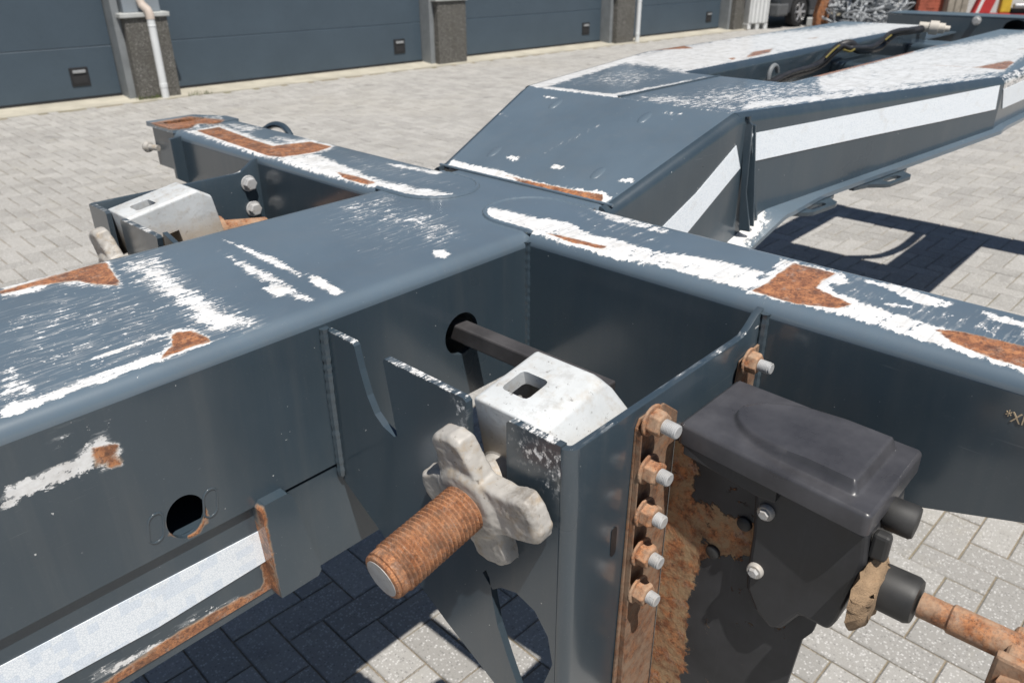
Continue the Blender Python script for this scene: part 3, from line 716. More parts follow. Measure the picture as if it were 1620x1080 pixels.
# ---- twist locks
TH = math.radians(10)
def twist_lock(o, sg, label, st=1.0):
    """o: rod axis at the nut; sg -1 near, +1 mirrored"""
    o = Vector(o); d = Vector((-math.cos(TH), 0, -math.sin(TH))); n = Vector((-math.sin(TH), 0, math.cos(TH))); yv = Vector((0, -sg, 0))
    Pt = lambda a, y, h: o-d*a+yv*y+n*h        # a: forward from the nut, y: towards the spine, h: up
    hT = .106
    # housing: flat top, upright inner side, outer flank sloping out
    sec = [(.029, -.06), (.029, hT-.004), (.024, hT), (-.060, hT), (-.076, hT-.007), (-.113, hT-.062), (-.1165, hT-.075), (-.1165, -.06)]
    m = MB(); rings = []
    for a, k, dz in ((.031, 1.0, 0), (.06, 1.0, 0), (.10, 1.0, 0), (.139, 1.0, 0), (.158, .95, -.022)):
        rings.append([Pt(.031+(a-.031)*st, y*k if y < 0 else y, h+(dz if h > .05 else 0)) for y, h in sec])
    m.rings(rings); body = m.build('twist_lock', GALV, trailer)
    b = bevel(body, .013, 4, 30)
    finalize(b)
    c1 = MB(); q = [(.060, .012), (.100, .012), (.100, -.028), (.060, -.028)]
    c1.rings([[Pt(a, y, h) for a, y in q] for h in (-.085, .2)]); boolean_cut(body, bevel(c1.build('cut', None), .006, 2))
    c2 = MB(); c2.rings([[Pt(a, y, h) for a, h in ((.062, -.0), (.115, -.0), (.115, .045), (.062, .045))] for y in (.06, -.02)]); boolean_cut(body, c2.build('cut', None))
    c3 = MB(); c3.rings([[Pt(a, y, h) for a, y in ((.048, .02), (.13, .02), (.13, -.07), (.048, -.07))] for h in (-.09, .088)]); boolean_cut(body, c3.build('cut', None))
    body.data.materials.clear(); body.data.materials.append(GALV)
    body.data.polygons.foreach_set('use_smooth', [True]*len(body.data.polygons)); body.data.set_sharp_from_angle(angle=math.radians(32))
    tag(body, label)
    MB().lathe(Pt(.0, 0, 0), -d, [(-.004, .030), (.0, .0305), (.03, .0305), (.032, .036), (.05, .036)], 28).build('collar', GALV_DIRTY, body, True)
    # threaded rod: ridges
    L = .158; pr = []; x = -.02; pitch = .0058
    while x < L-.016:
        pr += [(x, .0268), (x+pitch*.38, .0302), (x+pitch*.56, .0302), (x+pitch*.94, .0268)]; x += pitch
    pr += [(x, .0285), (L-.006, .0285), (L-.005, .0262), (L-.0035, .0262), (L-.003, .0278), (L-.001, .0268), (L, .0245)]
    rod = MB().lathe(o+d*-.02, d, [(t+.02, r) for t, r in pr], 40).build('threaded_rod', RUST_ROD, body, False)
    rod.data.polygons.foreach_set('use_smooth', [True]*len(rod.data.polygons)); rod.data.set_sharp_from_angle(angle=math.radians(25))
    MB().lathe(o+d*(L-.0002), d, [(0, .0225), (.0008, .0225), (.001, .021)], 32).build('rod_end', ZINC, rod, True)
    # cast wing nut: four blunt arms with hollow sides
    W = math.radians(75 if sg < 0 else 105); out = []
    u = yv; v = n
    for k in range(4):
        a0 = W+k*math.pi/2; rl = (.092, .106, .090, .086)[k] if sg < 0 else .093
        for da, rr in ((-16, rl-.004), (-7, rl), (7, rl), (16, rl-.004), (21, rl*.80), (31, .060), (45, .049), (59, .060), (69, rl*.80)):
            a = a0+math.radians(da); out.append((math.cos(a)*rr, math.sin(a)*rr))
    m = MB(); m.rings([[o+d*t+u*x*k+v*y*k for x, y in out] for t, k in ((.0, .96), (.003, 1.03), (.023, 1.03), (.028, .97))])
    nut = m.build('wing_nut', GALV_DIRTY, body)
    m2 = MB().lathe(o, d, [(0, .05), (.030, .048), (.034, .042), (.035, .03)], 28); hub = m2.build('hub', None)
    bm = bmesh.new(); bm.from_mesh(nut.data); bm.from_mesh(hub.data); bm.to_mesh(nut.data); bm.free(); hm = hub.data; bpy.data.objects.remove(hub); bpy.data.meshes.remove(hm)
    r = nut.modifiers.new('remesh', 'REMESH'); r.mode = 'VOXEL'; r.voxel_size = .0022
    s_ = nut.modifiers.new('smooth', 'SMOOTH'); s_.iterations = 3; s_.factor = .5
    tex = bpy.data.textures.new('cast', 'CLOUDS'); tex.noise_scale = .016
    dm = nut.modifiers.new('disp', 'DISPLACE'); dm.texture = tex; dm.strength = .003; dm.mid_level = .5; dm.texture_coords = 'GLOBAL'
    finalize(nut); nut.data.materials.clear(); nut.data.materials.append(GALV_DIRTY)
    nut.data.polygons.foreach_set('use_smooth', [True]*len(nut.data.polygons))
    return body
tl_n = twist_lock((.513, .521, 1.0975), -1, 'galvanised twist lock whose rusty threaded rod points past the reflective tape')
tl_f = twist_lock((FXR-.003, 1.538, 1.0975), 1, 'galvanised twist lock in the pocket behind the spine beam', 1.36)
bevel(MB().box((.760, .535, 1.094), (.789, 1.55, 1.123)).build('locking_bar', BLACK_BAR, trailer), .003)
plate('guide_lug', [(FXR+.055, 1.475, 1.176), (FXR+.055, 1.42, 1.16), (FXR+.055, 1.2385, 1.10), (FXR+.055, 1.2385, 1.0), (FXR+.055, 1.475, 1.0)], (-1, 0, 0), .01, PAINT_EDGE, pk_f)
MB().lathe((.70, 1.555, 1.13), (.86, .02, -.13), [(0, .026), (.03, .026), (.031, .032), (.05, .032), (.051, .022), (.16, .020)], 20).build('lock_shaft', RUST, pk_f, True)

# ---- bolts
HEXP = 6
def bolt(loc, d, parent, nutmat, boltmat, name='bolt', ph=0.0, stick=.018, s=1.0):
    d = Vector(d).normalized(); o = Vector(loc)
    n_ = MB(); n_.lathe(o, d, [(0, .0185*s), (.003*s, .0185*s), (.0032*s, .0168*s)], 22)
    n_.lathe(o+d*.003*s, d, [(0, .0150*s), (.012*s, .0150*s), (.014*s, .0130*s)], 6, ph)
    b = n_.build(name, nutmat, parent); bevel(b, .0012, 2)
    if stick:
        pr = [(0, .0074*s)]; x = .001
        while x < stick-.003: pr += [(x, .0082*s), (x+.0012, .0082*s), (x+.0016, .0074*s)]; x += .002
        pr += [(stick-.001, .0078*s), (stick, .0066*s)]
        MB().lathe(o+d*.0165*s, d, pr, 18).build('bolt_end', boltmat, b, True)
    return b
for i, z in enumerate((1.190, 1.1235, 1.061, .9995, .938)):
    bolt((.644+.0005*i, PYO-.011, z), (-.04, -1, -.03), pk_n, RUST, ZINC, 'bolt', random.random(), .019 if i == 0 else random.uniform(.0125, .0155), 1.06)
bolt((.872, PYO-.011, 1.175), (0, -1, -.02), pk_n, RUST, ZINC, 'bolt', .4, .018, 1.0)
for u, v in ((396, 291), (404, 331)):
    q = onpl(u, v, 1, FYO-.02); bolt((q[0], FYO-.0105, q[2]), (0, -1, 0), pk_f, ZINC, ZINC, 'bolt', .3, 0, 1.02)

# ---- folded rusty bracket strips behind the nuts
bk = plate('bolt_bracket', [(.628, PYO-.0035, 1.182), (.634, PYO-.0035, 1.192), (.684, PYO-.0035, 1.190), (.716, PYO-.0035, 1.165), (.716, PYO-.0035, .66), (.618, PYO-.0035, .66)], (0, -1, 0), .003, DIRTY_RUST, trailer)
plate('bracket_lip', [(.6275, PYO-.0035, 1.184), (.6275, PYO-.011, 1.176), (.617, PYO-.011, .66), (.617, PYO-.0035, .66)], (-1, 0, 0), .002, DIRTY_RUST, bk)
b0 = [onpl(u, v, 1, PYO-.005) for u, v in ((1172, 572), (1207, 540), (1218, 550), (1214, 600), (1200, 640), (1164, 610))]
plate('bolt_bracket', b0, (0, -1, 0), .0035, DIRTY_RUST, trailer)

CLAY = flat_mat('caked_clay', (.30, .205, .125), .95, .35, 40, .9)
# ---- black box on the bracket: dirty back plate, body, lid, sleeve and pipe
bp = plate('back_plate', [(.712, PYO-.006, 1.15), (.712, .195, 1.12)]+[tuple(onpl(u, v, 0, .712)) for u, v in ((1302, 960), (1285, 1000), (1268, 1012), (1245, 1080), (1222, 1150))]+[(.712, .30, .62), (.712, PYO-.006, .62)], (-1, 0, 0), .006, BLACK_DIRTY, trailer, grid=.008)
wear(bp, rust=[([(1045, 690), (1085, 700), (1105, 740), (1095, 790), (1140, 800), (1200, 835), (1190, 880), (1150, 880), (1110, 890), (1090, 960), (1080, 1090), (1000, 1090), (1020, 800)], 14, .95),
               ([(1060, 700), (1100, 720), (1080, 1080), (1020, 1080)], 20, .6), ([(1000, 600), (1300, 650), (1300, 1080), (1000, 1080)], 30, .18)])
jb_c = []
body_x0, body_x1 = .690, .806
# body outline seen from behind (y,z), with the rounded tongue at its lower inner corner
BX = .690
bo = [(onpl(u, v, 0, BX)[1], onpl(u, v, 0, BX)[2]) for u, v in ((1192, 752), (1372, 850), (1366, 900), (1318, 990), (1306, 1002), (1262, 978), (1250, 986), (1232, 1000), (1214, 998), (1190, 968), (1176, 932), (1178, 900), (1186, 850))]
box = MB().rings([[(x+(.004 if (k == 0) else 0), y, z) for y, z in bo] for k, x in enumerate((body_x0, body_x0+.012, body_x1))]).build('junction_box', BLACK, trailer)
bevel(box, .006, 3, 30)
tag(box, 'black plastic box with a domed lid bolted beside the lock pocket')
# lid: rounded rectangle with skirt and raised dome
def rrect(x0, x1, y0, y1, r, k=5):
    out = []
    for cx, cy, a0 in ((x1-r, y1-r, 0), (x0+r, y1-r, 90), (x0+r, y0+r, 180), (x1-r, y0+r, 270)):
        for i in range(k+1): a = math.radians(a0+90*i/k); out.append((cx+r*math.cos(a), cy+r*math.sin(a)))
    return out
def lidz(x, y): return 1.170-.022*(.376-y)
LX0, LX1, LY0, LY1 = .672, .828, .150, .376
def skew(p): return (p[0]+.014*(p[1]-.15)/.22*(1-(p[0]-LX0)/(LX1-LX0)), p[1])
m = MB(); R0 = rrect(LX0, LX1, LY0, LY1, .010)
rings = []
for ins_, dz in ((.004, -.026), (-.0, -.025), (-.0, -.004), (.001, -.0015), (.004, 0.0)):
    rings.append([(*skew(q), lidz(*q)+dz) for q in rrect(LX0+ins_, LX1-ins_, LY0+ins_, LY1-ins_, max(.003, .008-ins_))])
m.rings(rings, caps=False); n0 = len(rings[0]); m.f.append(tuple(range(n0-1, -1, -1)))
# dome patch as height grid on top
gx, gy = 60, 84; gl = []
for i in range(gx+1):
    for j in range(gy+1):
        x = LX0+.004+(LX1-LX0-.008)*i/gx; y = LY0+.004+(LY1-LY0-.008)*j/gy
        q = (.338-(y))/.165; s_ = abs((x-.752)/.060)
        wd = math.sqrt(max(0, 1-(1-min(1, max(0, q*1.9)))**2)) if q < .53 else 1.0
        h = 0
        if 0 < q < 1: 
            e = max(0, min(1, (wd-s_)/.11)) if wd > .05 else 0
            f_ = max(0, min(1, (1-q)/.04)); h = .015*(e*e*(3-2*e))*(f_*f_*(3-2*f_))*min(1, .35+q)
        gl.append((*skew((x, y)), lidz(x, y)+h))
k0 = len(m.v); m.v += gl
for i in range(gx):
    for j in range(gy): a = k0+i*(gy+1)+j; m.f.append((a, a+gy+1, a+gy+2, a+1))
lid = m.build('lid', LIDP, box, True); lid.data.set_sharp_from_angle(angle=math.radians(60))
plate('lid_step', [(.686, .366, 1.146), (.686, .250, 1.143), (.686, .250, 1.122), (.686, .272, 1.120), (.686, .366, 1.132)], (-1, 0, 0), .02, BLACK, box)
for u, v in ((1209, 813), (1192, 905)):
    q = onpl(u, v, 0, body_x0-.002); c = Vector((body_x0+.001, q[1], q[2]))
    sc1 = MB().lathe(c, (-1, 0, 0), [(-.006, .0098), (.001, .0098), (.003, .0085), (.003, .006)], 20).build('screw', GALV_DIRTY, box, True)
    MB().lathe(c+Vector((-.0028, 0, 0)), (-1, 0, 0), [(0, .0062), (.003, .0062), (.0042, .005)], 6).build('screw_head', ZINC, sc1)
for u, v in ((1178, 828), (1128, 872)):
    q = onpl(u, v, 0, .711); MB().lathe((.7125, q[1], q[2]), (-1, 0, 0), [(0, .0095), (.004, .009), (.006, .0065), (.0065, .002)], 20).build('rivet_cap', RUBBER, bp, True)
ys_ = .1475
MB().lathe((.745, ys_+.006, 1.128), (.05, -1, -.02), [(0, .0175), (.004, .0185), (.027, .0185), (.030, .0165), (.031, .008)], 30).build('round_plug', RUBBER, box, True)
bevel(MB().box((.698, .134, 1.098), (.712, ys_+.004, 1.13)).build('clip_tab', RUBBER, box), .004)
sl_ = MB().lathe((.728, ys_+.004, 1.047), (0, -1, .02), [(0, .0255), (.046, .026), (.051, .0235), (.0515, .014)], 32).build('cable_sleeve', RUBBER, box, True)
MB().lathe((.728, .0975, 1.0475), (0, -1, .02), [(0, .0135), (.028, .0135), (.03, .0155), (.15, .0155), (.16, .0155)], 24).build('rusty_pipe', RUST, box, True)
# caked dirt between box and sleeve
dm = MB().lathe((.712, ys_+.003, 1.05), (0, -1, 0), [(0, .047), (.005, .046), (.012, .036), (.016, .030)], 40).build('caked_dirt', CLAY, box, True)
for v in dm.data.vertices: v.co += Vector((random.uniform(-.003, .003), random.uniform(-.003, .003), random.uniform(-.006, .006)))
lv = MB().box((.70, .0, .985), (.752, .016, 1.062)); rl = lv.build('lever_block', RUST, box); bevel(rl, .006, 3)
bevel(MB().box((.688, -.05, 1.02), (.70, .022, 1.066)).build('lever_plate', RUST, box), .004)
MB().lathe((.688, .002, 1.035), (-1, 0, 0), [(0, .015), (.012, .017), (.014, .014)], 6).build('pivot_bolt', RUST, box)
# stamped tan marking on the arm
fc = bpy.data.curves.new('stamped_marking', 'FONT'); fc.body = '*XR'; fc.size = .0145; fc.extrude = .0004
fo = bpy.data.objects.new('tmp', fc); COL.objects.link(fo)
fme = bpy.data.meshes.new_from_object(fo.evaluated_get(bpy.context.evaluated_depsgraph_get())); bpy.data.objects.remove(fo)
mk = link('stamped_marking', fme, None, None); fme.materials.clear(); fme.materials.append(flat_mat('tan_marking', (.42, .33, .22), .7))
MKM = Matrix(((0, 0, -1, AWX-.0006), (-1, 0, 0, .0995), (0, 1.25, 0, 1.182), (0, 0, 0, 1)))
fme.transform(MKM); mk.parent = wn; mk.matrix_parent_inverse = world_of(wn).inverted()

# ---- gooseneck: ramp, flared deck, two rails
def lerp_tab(tab):
    X = [t[0] for t in tab]; Y = [t[1] for t in tab]
    return lambda x: float(np.interp(x, X, Y))
yR = lerp_tab([(1.144, .829), (1.495, .771), (2.406, .507), (5.2, .507)])
yL = lerp_tab([(1.144, 1.267), (1.495, 1.327), (2.32, 1.525), (5.2, 1.535)])
zt_ = lerp_tab([(1.150, ZT+.001), (1.495, ZN), (3.955, ZN), (3.99, 1.25), (5.2, 1.25)])
zb_ = lerp_tab([(1.12, .86), (1.507, 1.084), (1.60, 1.137), (2.446, 1.226), (3.95, 1.20), (4.0, 1.16), (5.2, 1.16)])
ramp_rows = []
for s_ in np.linspace(0, 1, 50):
    x = 1.150+.345*s_; z = zt_(x); a, b = yR(x), yL(x)
    ramp_rows.append([(x, y, z) for y in np.linspace(a, b, 60)])
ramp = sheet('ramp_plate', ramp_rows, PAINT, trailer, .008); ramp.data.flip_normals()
wear(ramp, [([(704, 270), (716, 252), (745, 261), (790, 269), (830, 282), (880, 294), (955, 303), (968, 312), (955, 331), (930, 331), (850, 308), (760, 288), (712, 275)], 4, 1),
            ([(798, 249), (812, 246), (828, 252), (812, 255)], 2, .9), ([(868, 262), (880, 260), (897, 264), (890, 268), (872, 266)], 2, .95), ([(972, 284), (1002, 281), (1004, 288), (985, 289)], 2, .9),
            ([(858, 152), (880, 153), (880, 156), (860, 155)], 1.5, .9), ([(845, 135), (980, 151), (1165, 176), (1164, 180), (980, 155), (845, 139)], 2, .8),
            ([(1048, 176), (1082, 180), (1082, 183), (1050, 180)], 2, .6), ([(780, 178), (806, 180), (802, 186)], 3, .5), ([(860, 240), (960, 190), (962, 193), (862, 244)], 1.5, .35)],
     [([(710, 264), (728, 266), (725, 271), (711, 269)], 2.5, .9), ([(798, 277), (850, 289), (900, 299), (955, 308), (950, 327), (910, 321), (860, 305)], 4, 1)])
bead('weld_bead', [(1.149, .812, ZT+.002), (1.149, 1.284, ZT+.002)], .0032, PAINT_TOP, ramp)
# pressed oval bosses on the ramp
rd = Vector((.345, 0, ZN-ZT)).normalized(); rn = Vector((-rd.z, 0, rd.x))
for u, v in ((877, 166), (1018, 188), (780, 242), (944, 276)):
    c = Vector(onpt(u, v, (1.15, 1.05, ZT), (-(ZN-ZT), 0, .345))); b_ = Vector((0, 1, 0))
    rings = []
    for k, h in ((1.0, -.001), (.86, .0012), (.62, .0024), (.35, .003), (.1, .0032)):
        rings.append([c+rd*(q[0])+b_*q[1]+rn*h for q in [(math.cos(t)*.026*k+.004, math.sin(t)*.0125*k) for t in np.linspace(0, 2*math.pi, 22, endpoint=False)]])
    MB().rings(rings).build('pressed_boss', PAINT_TOP, ramp, True)
W_NECK = [([(826, 136), (975, 94), (1003, 86), (1012, 92), (980, 103), (860, 139)], 3.5, .97), ([(845, 134), (980, 150), (980, 156), (845, 139)], 2, .9),
          ([(975, 100), (1003, 86), (1180, 55), (1440, 30), (1500, 30), (1460, 46), (1400, 54), (1100, 114), (1080, 116), (1030, 106)], 9, .95),
          ([(990, 140), (1060, 120), (1000, 105), (880, 130)], 14, .46), ([(975, 148), (1120, 121), (1122, 123), (980, 151)], 1.6, .9),
          ([(1000, 150), (1060, 150), (1170, 165), (1165, 177), (1030, 162)], 9, .62),
          ([(1030, 165), (1165, 176), (1340, 152), (1340, 122), (1240, 128), (1130, 140)], 22, .60),
          ([(1190, 160), (1165, 176), (1300, 160), (1585, 121), (1585, 116), (1400, 138)], 5, .88),
          ([(1290, 121), (1440, 82), (1640, 48), (1640, 75), (1586, 116), (1400, 142), (1300, 150)], 10, .94)]
R_NECK = [([(1012, 82), (1042, 73), (1078, 71), (1098, 77), (1050, 79)], 3, .95), ([(1190, 82), (1225, 76), (1218, 84), (1178, 93)], 3, .85), ([(1150, 92), (1168, 90), (1160, 97)], 3, .8), ([(1270, 62), (1300, 57), (1290, 62)], 2.5, .7), ([(1425, 33), (1450, 31), (1450, 36)], 3, .9),
          ([(1200, 125), (1300, 121), (1442, 84), (1452, 77), (1440, 76), (1290, 109)], 5, 1), ([(1468, 103), (1500, 104), (1590, 111), (1605, 98), (1595, 96), (1540, 107)], 3.5, .95), ([(1420, 82), (1520, 66), (1500, 72)], 3, .7), ([(1600, 80), (1640, 70), (1640, 78)], 4, .7)]
YS = 1.058; OY0, OY1, OX = .868, 1.155, 1.95
def rail(name, loop, lab):
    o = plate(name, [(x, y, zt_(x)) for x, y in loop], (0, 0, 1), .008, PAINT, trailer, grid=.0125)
    for v in o.data.vertices:                    # follow the step down towards the front bolster
        v.co.z = v.co.z-(ZN-zt_(v.co.x))
    wear(o, W_NECK, R_NECK); tag(o, lab); return o
rl_R = rail('neck_rail', [(1.495, YS-.0015), (OX, YS-.0015), (OX, OY0+.02), (OX+.02, OY0), (4.0, OY0), (4.02, .755), (5.15, .755), (5.15, yR(5)), (2.406, yR(2.406)), (1.495, yR(1.495))], 'neck rail with reflective tape on its side and white worn top')
rl_L = rail('neck_rail', [(1.495, YS+.0015), (1.495, yL(1.495)), (2.32, yL(2.32)), (5.15, yL(5.15)), (5.15, 1.35), (4.02, 1.35), (4.0, OY1+R_), (OX+.02, OY1+R_), (OX, OY1), (OX, YS+.0015)], 'neck rail with cables along its inner side and white worn top')
bead('centre_seam', [(1.497, YS, ZN+.0005), (OX, YS, ZN+.0005)], .003, PAINT_PLAIN, rl_L)
def side(name, x0, x1, ye, sg, parent, lip=None, zb=zb_, k=40, mat=PAINT_RUSTY):
    rows = []
    for x in np.linspace(x0, x1, k):
        e = ye(x); z = zt_(x); b = zb(x)
        r = [(x, e-sg*0+sg*R_*math.sin(math.radians(a)), z-R_+R_*math.cos(math.radians(a))) for a in (0, 15, 30, 45, 60, 75, 90)]
        w0 = e+sg*R_
        r += [(x, w0, z-R_-(z-R_-b)*q) for q in (.12, .25, .4, .55, .7, .85, 1)]
        rows.append(r)
    o = sheet(name, rows, mat, parent, .008)
    if sg > 0: o.data.flip_normals()
    if lip:
        lr = [[(x, ye(x)+sg*R_-sg*.004, zb(x)+.0005), (x, ye(x)+sg*(R_+lip(x)*.5), zb(x)+.0005), (x, ye(x)+sg*(R_+lip(x)), zb(x)+.0005)] for x in np.linspace(x0, x1, k)]
        lo = sheet('flange_lip', lr, PAINT, parent, .010)  # lip takes the lightened paint, so its lit look is in the colour
        if sg < 0: lo.data.flip_normals()
        wear(lo, [([(1120, 410), (1185, 330), (1205, 335), (1218, 348), (1180, 410)], 8, .93)])  # white patch paints the strong glare on the lip's sloping end
    return o
sd = side('ramp_side', 1.13, 1.505, yR, -1, ramp, lambda x: .055, k=30); wear(sd)
side('ramp_side', 1.13, 1.505, yL, 1, ramp, k=12, mat=PAINT_PLAIN)
s1 = side('outer_web', 1.497, 2.406, yR, -1, rl_R, lambda x: float(np.interp(x, [1.5, 1.62, 1.75, 2.5], [.055, .05, .024, .022])), k=60)
wear(s1)
s2 = side('outer_web', 2.406, 5.15, yR, -1, rl_R, lambda x: .022, k=90)
wear(s2, [([(1580, 112), (1640, 60), (1640, 135), (1586, 168)], 6, .58)], [([(1580, 130), (1640, 110), (1640, 150), (1586, 170)], 6, .4)])
side('outer_web', 1.497, 5.15, yL, 1, rl_L, lambda x: .022, k=60, mat=PAINT_PLAIN)
zin = lambda x: zt_(x)-.13
side('inner_web', OX, 3.95, lambda x: OY1+R_, -1, rl_L, None, zin, 60, PAINT_PLAIN)
plate('inner_web', [(OX, OY0, ZN-.006), (3.95, OY0, ZN-.006), (3.98, OY0, 1.25), (3.98, OY0, 1.21), (OX, OY0, 1.21)], (0, 1, 0), .008, PAINT_PLAIN, rl_R)
plate('gap_end', [(OX, OY0, ZN-.01), (OX, OY1, ZN-.01), (OX, OY1, 1.21), (OX, OY0, 1.21)], (1, 0, 0), .008, PAINT_PLAIN, rl_L)
# folded seam fin where the ramp side meets the neck side
fx = 1.508; fy = yR(fx)-R_
fin = plate('seam_fin', [(fx, fy+.004, ZN-.012), (fx, fy-.004, ZN-.010), (fx, fy-.014, ZN-.022), (fx+.02, fy-.016, 1.20), (fx+.055, fy-.028, 1.118), (fx+.05, fy-.004, 1.118)], (-1, -.2, 0), .006, PAINT_PLAIN, ramp)
plate('seam_fin', [(fx+.02, fy+.002, ZN-.02), (fx+.02, fy-.012, ZN-.026), (fx+.072, fy-.026, 1.125), (fx+.072, fy-.008, 1.125)], (-1, -.2, 0), .006, PAINT_PLAIN, ramp)
bead('seam_weld', [(fx+.002, fy-.003, ZN-.004), (fx+.03, fy-.010, 1.26), (fx+.06, fy-.022, 1.13)], .005, PAINT_PLAIN, ramp)
# slotted ears on the bottom flange
def ear(x0):
    zz = lambda x: zb_(x)
    pts = []
    yb = lambda x: yR(x)-R_-.02
    base = [(x0-.05, 0), (x0-.015, -.008), (x0+.005, -.034), (x0+.015, -.040), (x0+.085, -.040), (x0+.097, -.034), (x0+.103, -.022), (x0+.112, -.006), (x0+.135, 0)]
    L = [(x, yb(x)+dy, zz(x)-.0015) for x, dy in base]+[(x0+.135, yb(x0+.135)+.012, zz(x0+.135)-.0015), (x0-.05, yb(x0-.05)+.012, zz(x0-.05)-.0015)]
    nn = Vector((-(zz(x0+.1)-zz(x0))/.1, 0, 1)).normalized()
    c = Vector((x0+.05, yb(x0+.05)-.020, zz(x0+.05)-.0015)); du = Vector((.1, yR(x0+.1)-yR(x0), zz(x0+.1)-zz(x0))).normalized()
    plate('lashing_ear', L, nn, .010, PAINT_PLAIN, rl_R, [slot2(c, du, Vector(nn).cross(du), .034, .0095, 6)])
ear(1.655); ear(1.905)
def wpl(p0, p1): n = (-(p1[1]-p0[1]), p1[0]-p0[0], 0); return n
n_r = wpl((1.495, .751), (2.406, .487)); nn_r = Vector(n_r).normalized()
plate('reflective_tape', [Vector(onpt(u, v, (1.495, .751, 0), n_r))-nn_r*.0018 for u, v in [(1181, 213), (1280, 194), (1380, 174.5), (1480, 155), (1581, 135), (1574, 173), (1480, 193.5), (1380, 214), (1280, 235.5), (1187, 256)]], tuple(-nn_r), .0012, TAPE_FINE, rl_R, bev=0)
n_q = wpl((1.144, .809), (1.495, .751)); nn_q = Vector(n_q).normalized()
plate('reflective_tape', [Vector(onpt(u, v, (1.144, .809, 0), n_q))-nn_q*.0018 for u, v in [(1164, 230), (1170, 266), (1129, 316), (1070, 388), (1030, 376), (1100, 306)]], tuple(-nn_q), .0012, TAPE_FINE, ramp, bev=0)
yy = yR(3)-R_-.0018
plate('reflective_tape', [onpl(u, v, 1, yy) for u, v in [(1588, 142), (1700, 92), (1700, 122), (1586, 172)]], (0, -1, 0), .0012, TAPE_FINE, rl_R, bev=0)
# cross members, king pin plate, front bolster
for x0, x1, z in ((2.93, 3.25, 1.305), (3.72, 3.95, 1.305)):
    bevel(MB().box((x0, OY0-.008, z-.08), (x1, OY1+.008, z)).build('cross_member', PAINT_PLAIN, trailer), .015, 4)
plate('kingpin_plate', [(3.98, .53, 1.20), (4.42, .53, 1.20), (4.42, 1.50, 1.20), (3.98, 1.50, 1.20)], (0, 0, 1), .012, PAINT_PLAIN, trailer, [circle((4.07, .86, 1.2), (0, 0, 1), .07), circle((4.07, 1.10, 1.2), (0, 0, 1), .07)])
bw = plate('front_bolster', [(5.151, -.1, 1.325), (5.151, 1.74, 1.325), (5.151, 1.74, 1.12), (5.151, -.1, 1.12)], (-1, 0, 0), .008, PAINT_PLAIN, trailer, [circle(onpl(1606, 46, 0, 5.151), (-1, 0, 0), .06, 24, .045)])
bevel(MB().box((5.151, -.1, 1.326), (5.41, 1.74, 1.334)).build('bolster_top', PAINT_PLAIN, bw), .003)
MB().box((5.40, -.1, 1.12), (5.409, 1.74, 1.3255)).build('bolster_front', PAINT_PLAIN, bw)
MB().box((5.161, -.1, 1.112), (5.399, 1.74, 1.119)).build('bolster_bottom', PAINT_PLAIN, bw)
bolt((5.151, onpl(1545, 33, 0, 5.15)[1], onpl(1545, 33, 0, 5.15)[2]), (-1, 0, 0), bw, ZINC, ZINC, 'bolt', 0, 0, 1.3)
# hoses along the left rail's inner side
HOSE = plastic_mat('black_conduit', (.018, .018, .02), .4)
def spline(pts, k=6):
    pts = [Vector(p) for p in pts]; out = []
    for i in range(len(pts)-1):
        p0, p1, p2, p3 = pts[max(i-1, 0)], pts[i], pts[i+1], pts[min(i+2, len(pts)-1)]
        for j in range(k):
            t = j/k; out.append(.5*((2*p1)+(p2-p0)*t+(2*p0-5*p1+4*p2-p3)*t*t+(3*p1-p0-3*p2+p3)*t**3))
    return out+[pts[-1]]
def hose(px, y, r, mat, name='cable'):
    pts = spline([onpl(u, v, 1, y+.006*math.sin(u*.05)) for u, v in px], 14)
    rad = [r*(1+.09*(1 if i % 2 else -1)) for i in range(len(pts))]
    return MB().tube(pts, rad, 10).build(name, mat, rl_L, True)
hose([(1150, 165), (1200, 142), (1245, 121), (1280, 110), (1300, 100), (1316, 84), (1332, 72), (1346, 70), (1360, 79), (1388, 76), (1402, 64), (1418, 52), (1440, 49), (1458, 46)], 1.125, .014, HOSE)
hose([(1190, 150), (1245, 118), (1290, 104), (1312, 88), (1330, 73), (1342, 76), (1352, 76), (1380, 74), (1398, 62), (1412, 51), (1445, 46)], 1.105, .008, HOSE)
YEL = flat_mat('yellow_wire', (.16, .13, .03), .6)
hose([(1306, 92), (1318, 80), (1328, 72)], 1.096, .003, YEL, 'yellow_wire'); hose([(1335, 79), (1345, 82), (1352, 78)], 1.094, .0035, YEL, 'yellow_wire'); hose([(1400, 64), (1410, 56)], 1.096, .0035, YEL, 'yellow_wire')
q = onpl(1228, 112, 1, 1.12)
MB().tube([(q[0]+.03*math.cos(a), 1.128, q[2]-.02+.035*math.sin(a)) for a in np.linspace(math.radians(20), math.radians(190), 12)], .007, 8).build('cable_clip', FRAME, rl_L, True)
q = Vector(onpl(1462, 43, 1, 1.135)); CREAM = flat_mat('cream_plastic', (.48, .45, .40), .55)
MB().lathe(q, (.25, -1, -.05), [(-.02, .02), (.02, .02), (.021, .028), (.055, .028), (.056, .021), (.08, .021), (.081, .013), (.10, .012)], 22).build('hose_coupling', CREAM, rl_L, True)
MB().tube(spline([(4.40, .98, 1.21), (4.55, .88, 1.16), (4.8, .84, 1.14), (5.16, .82, 1.2)], 8), .028, 10).build('air_hose', HOSE, rl_L, True)
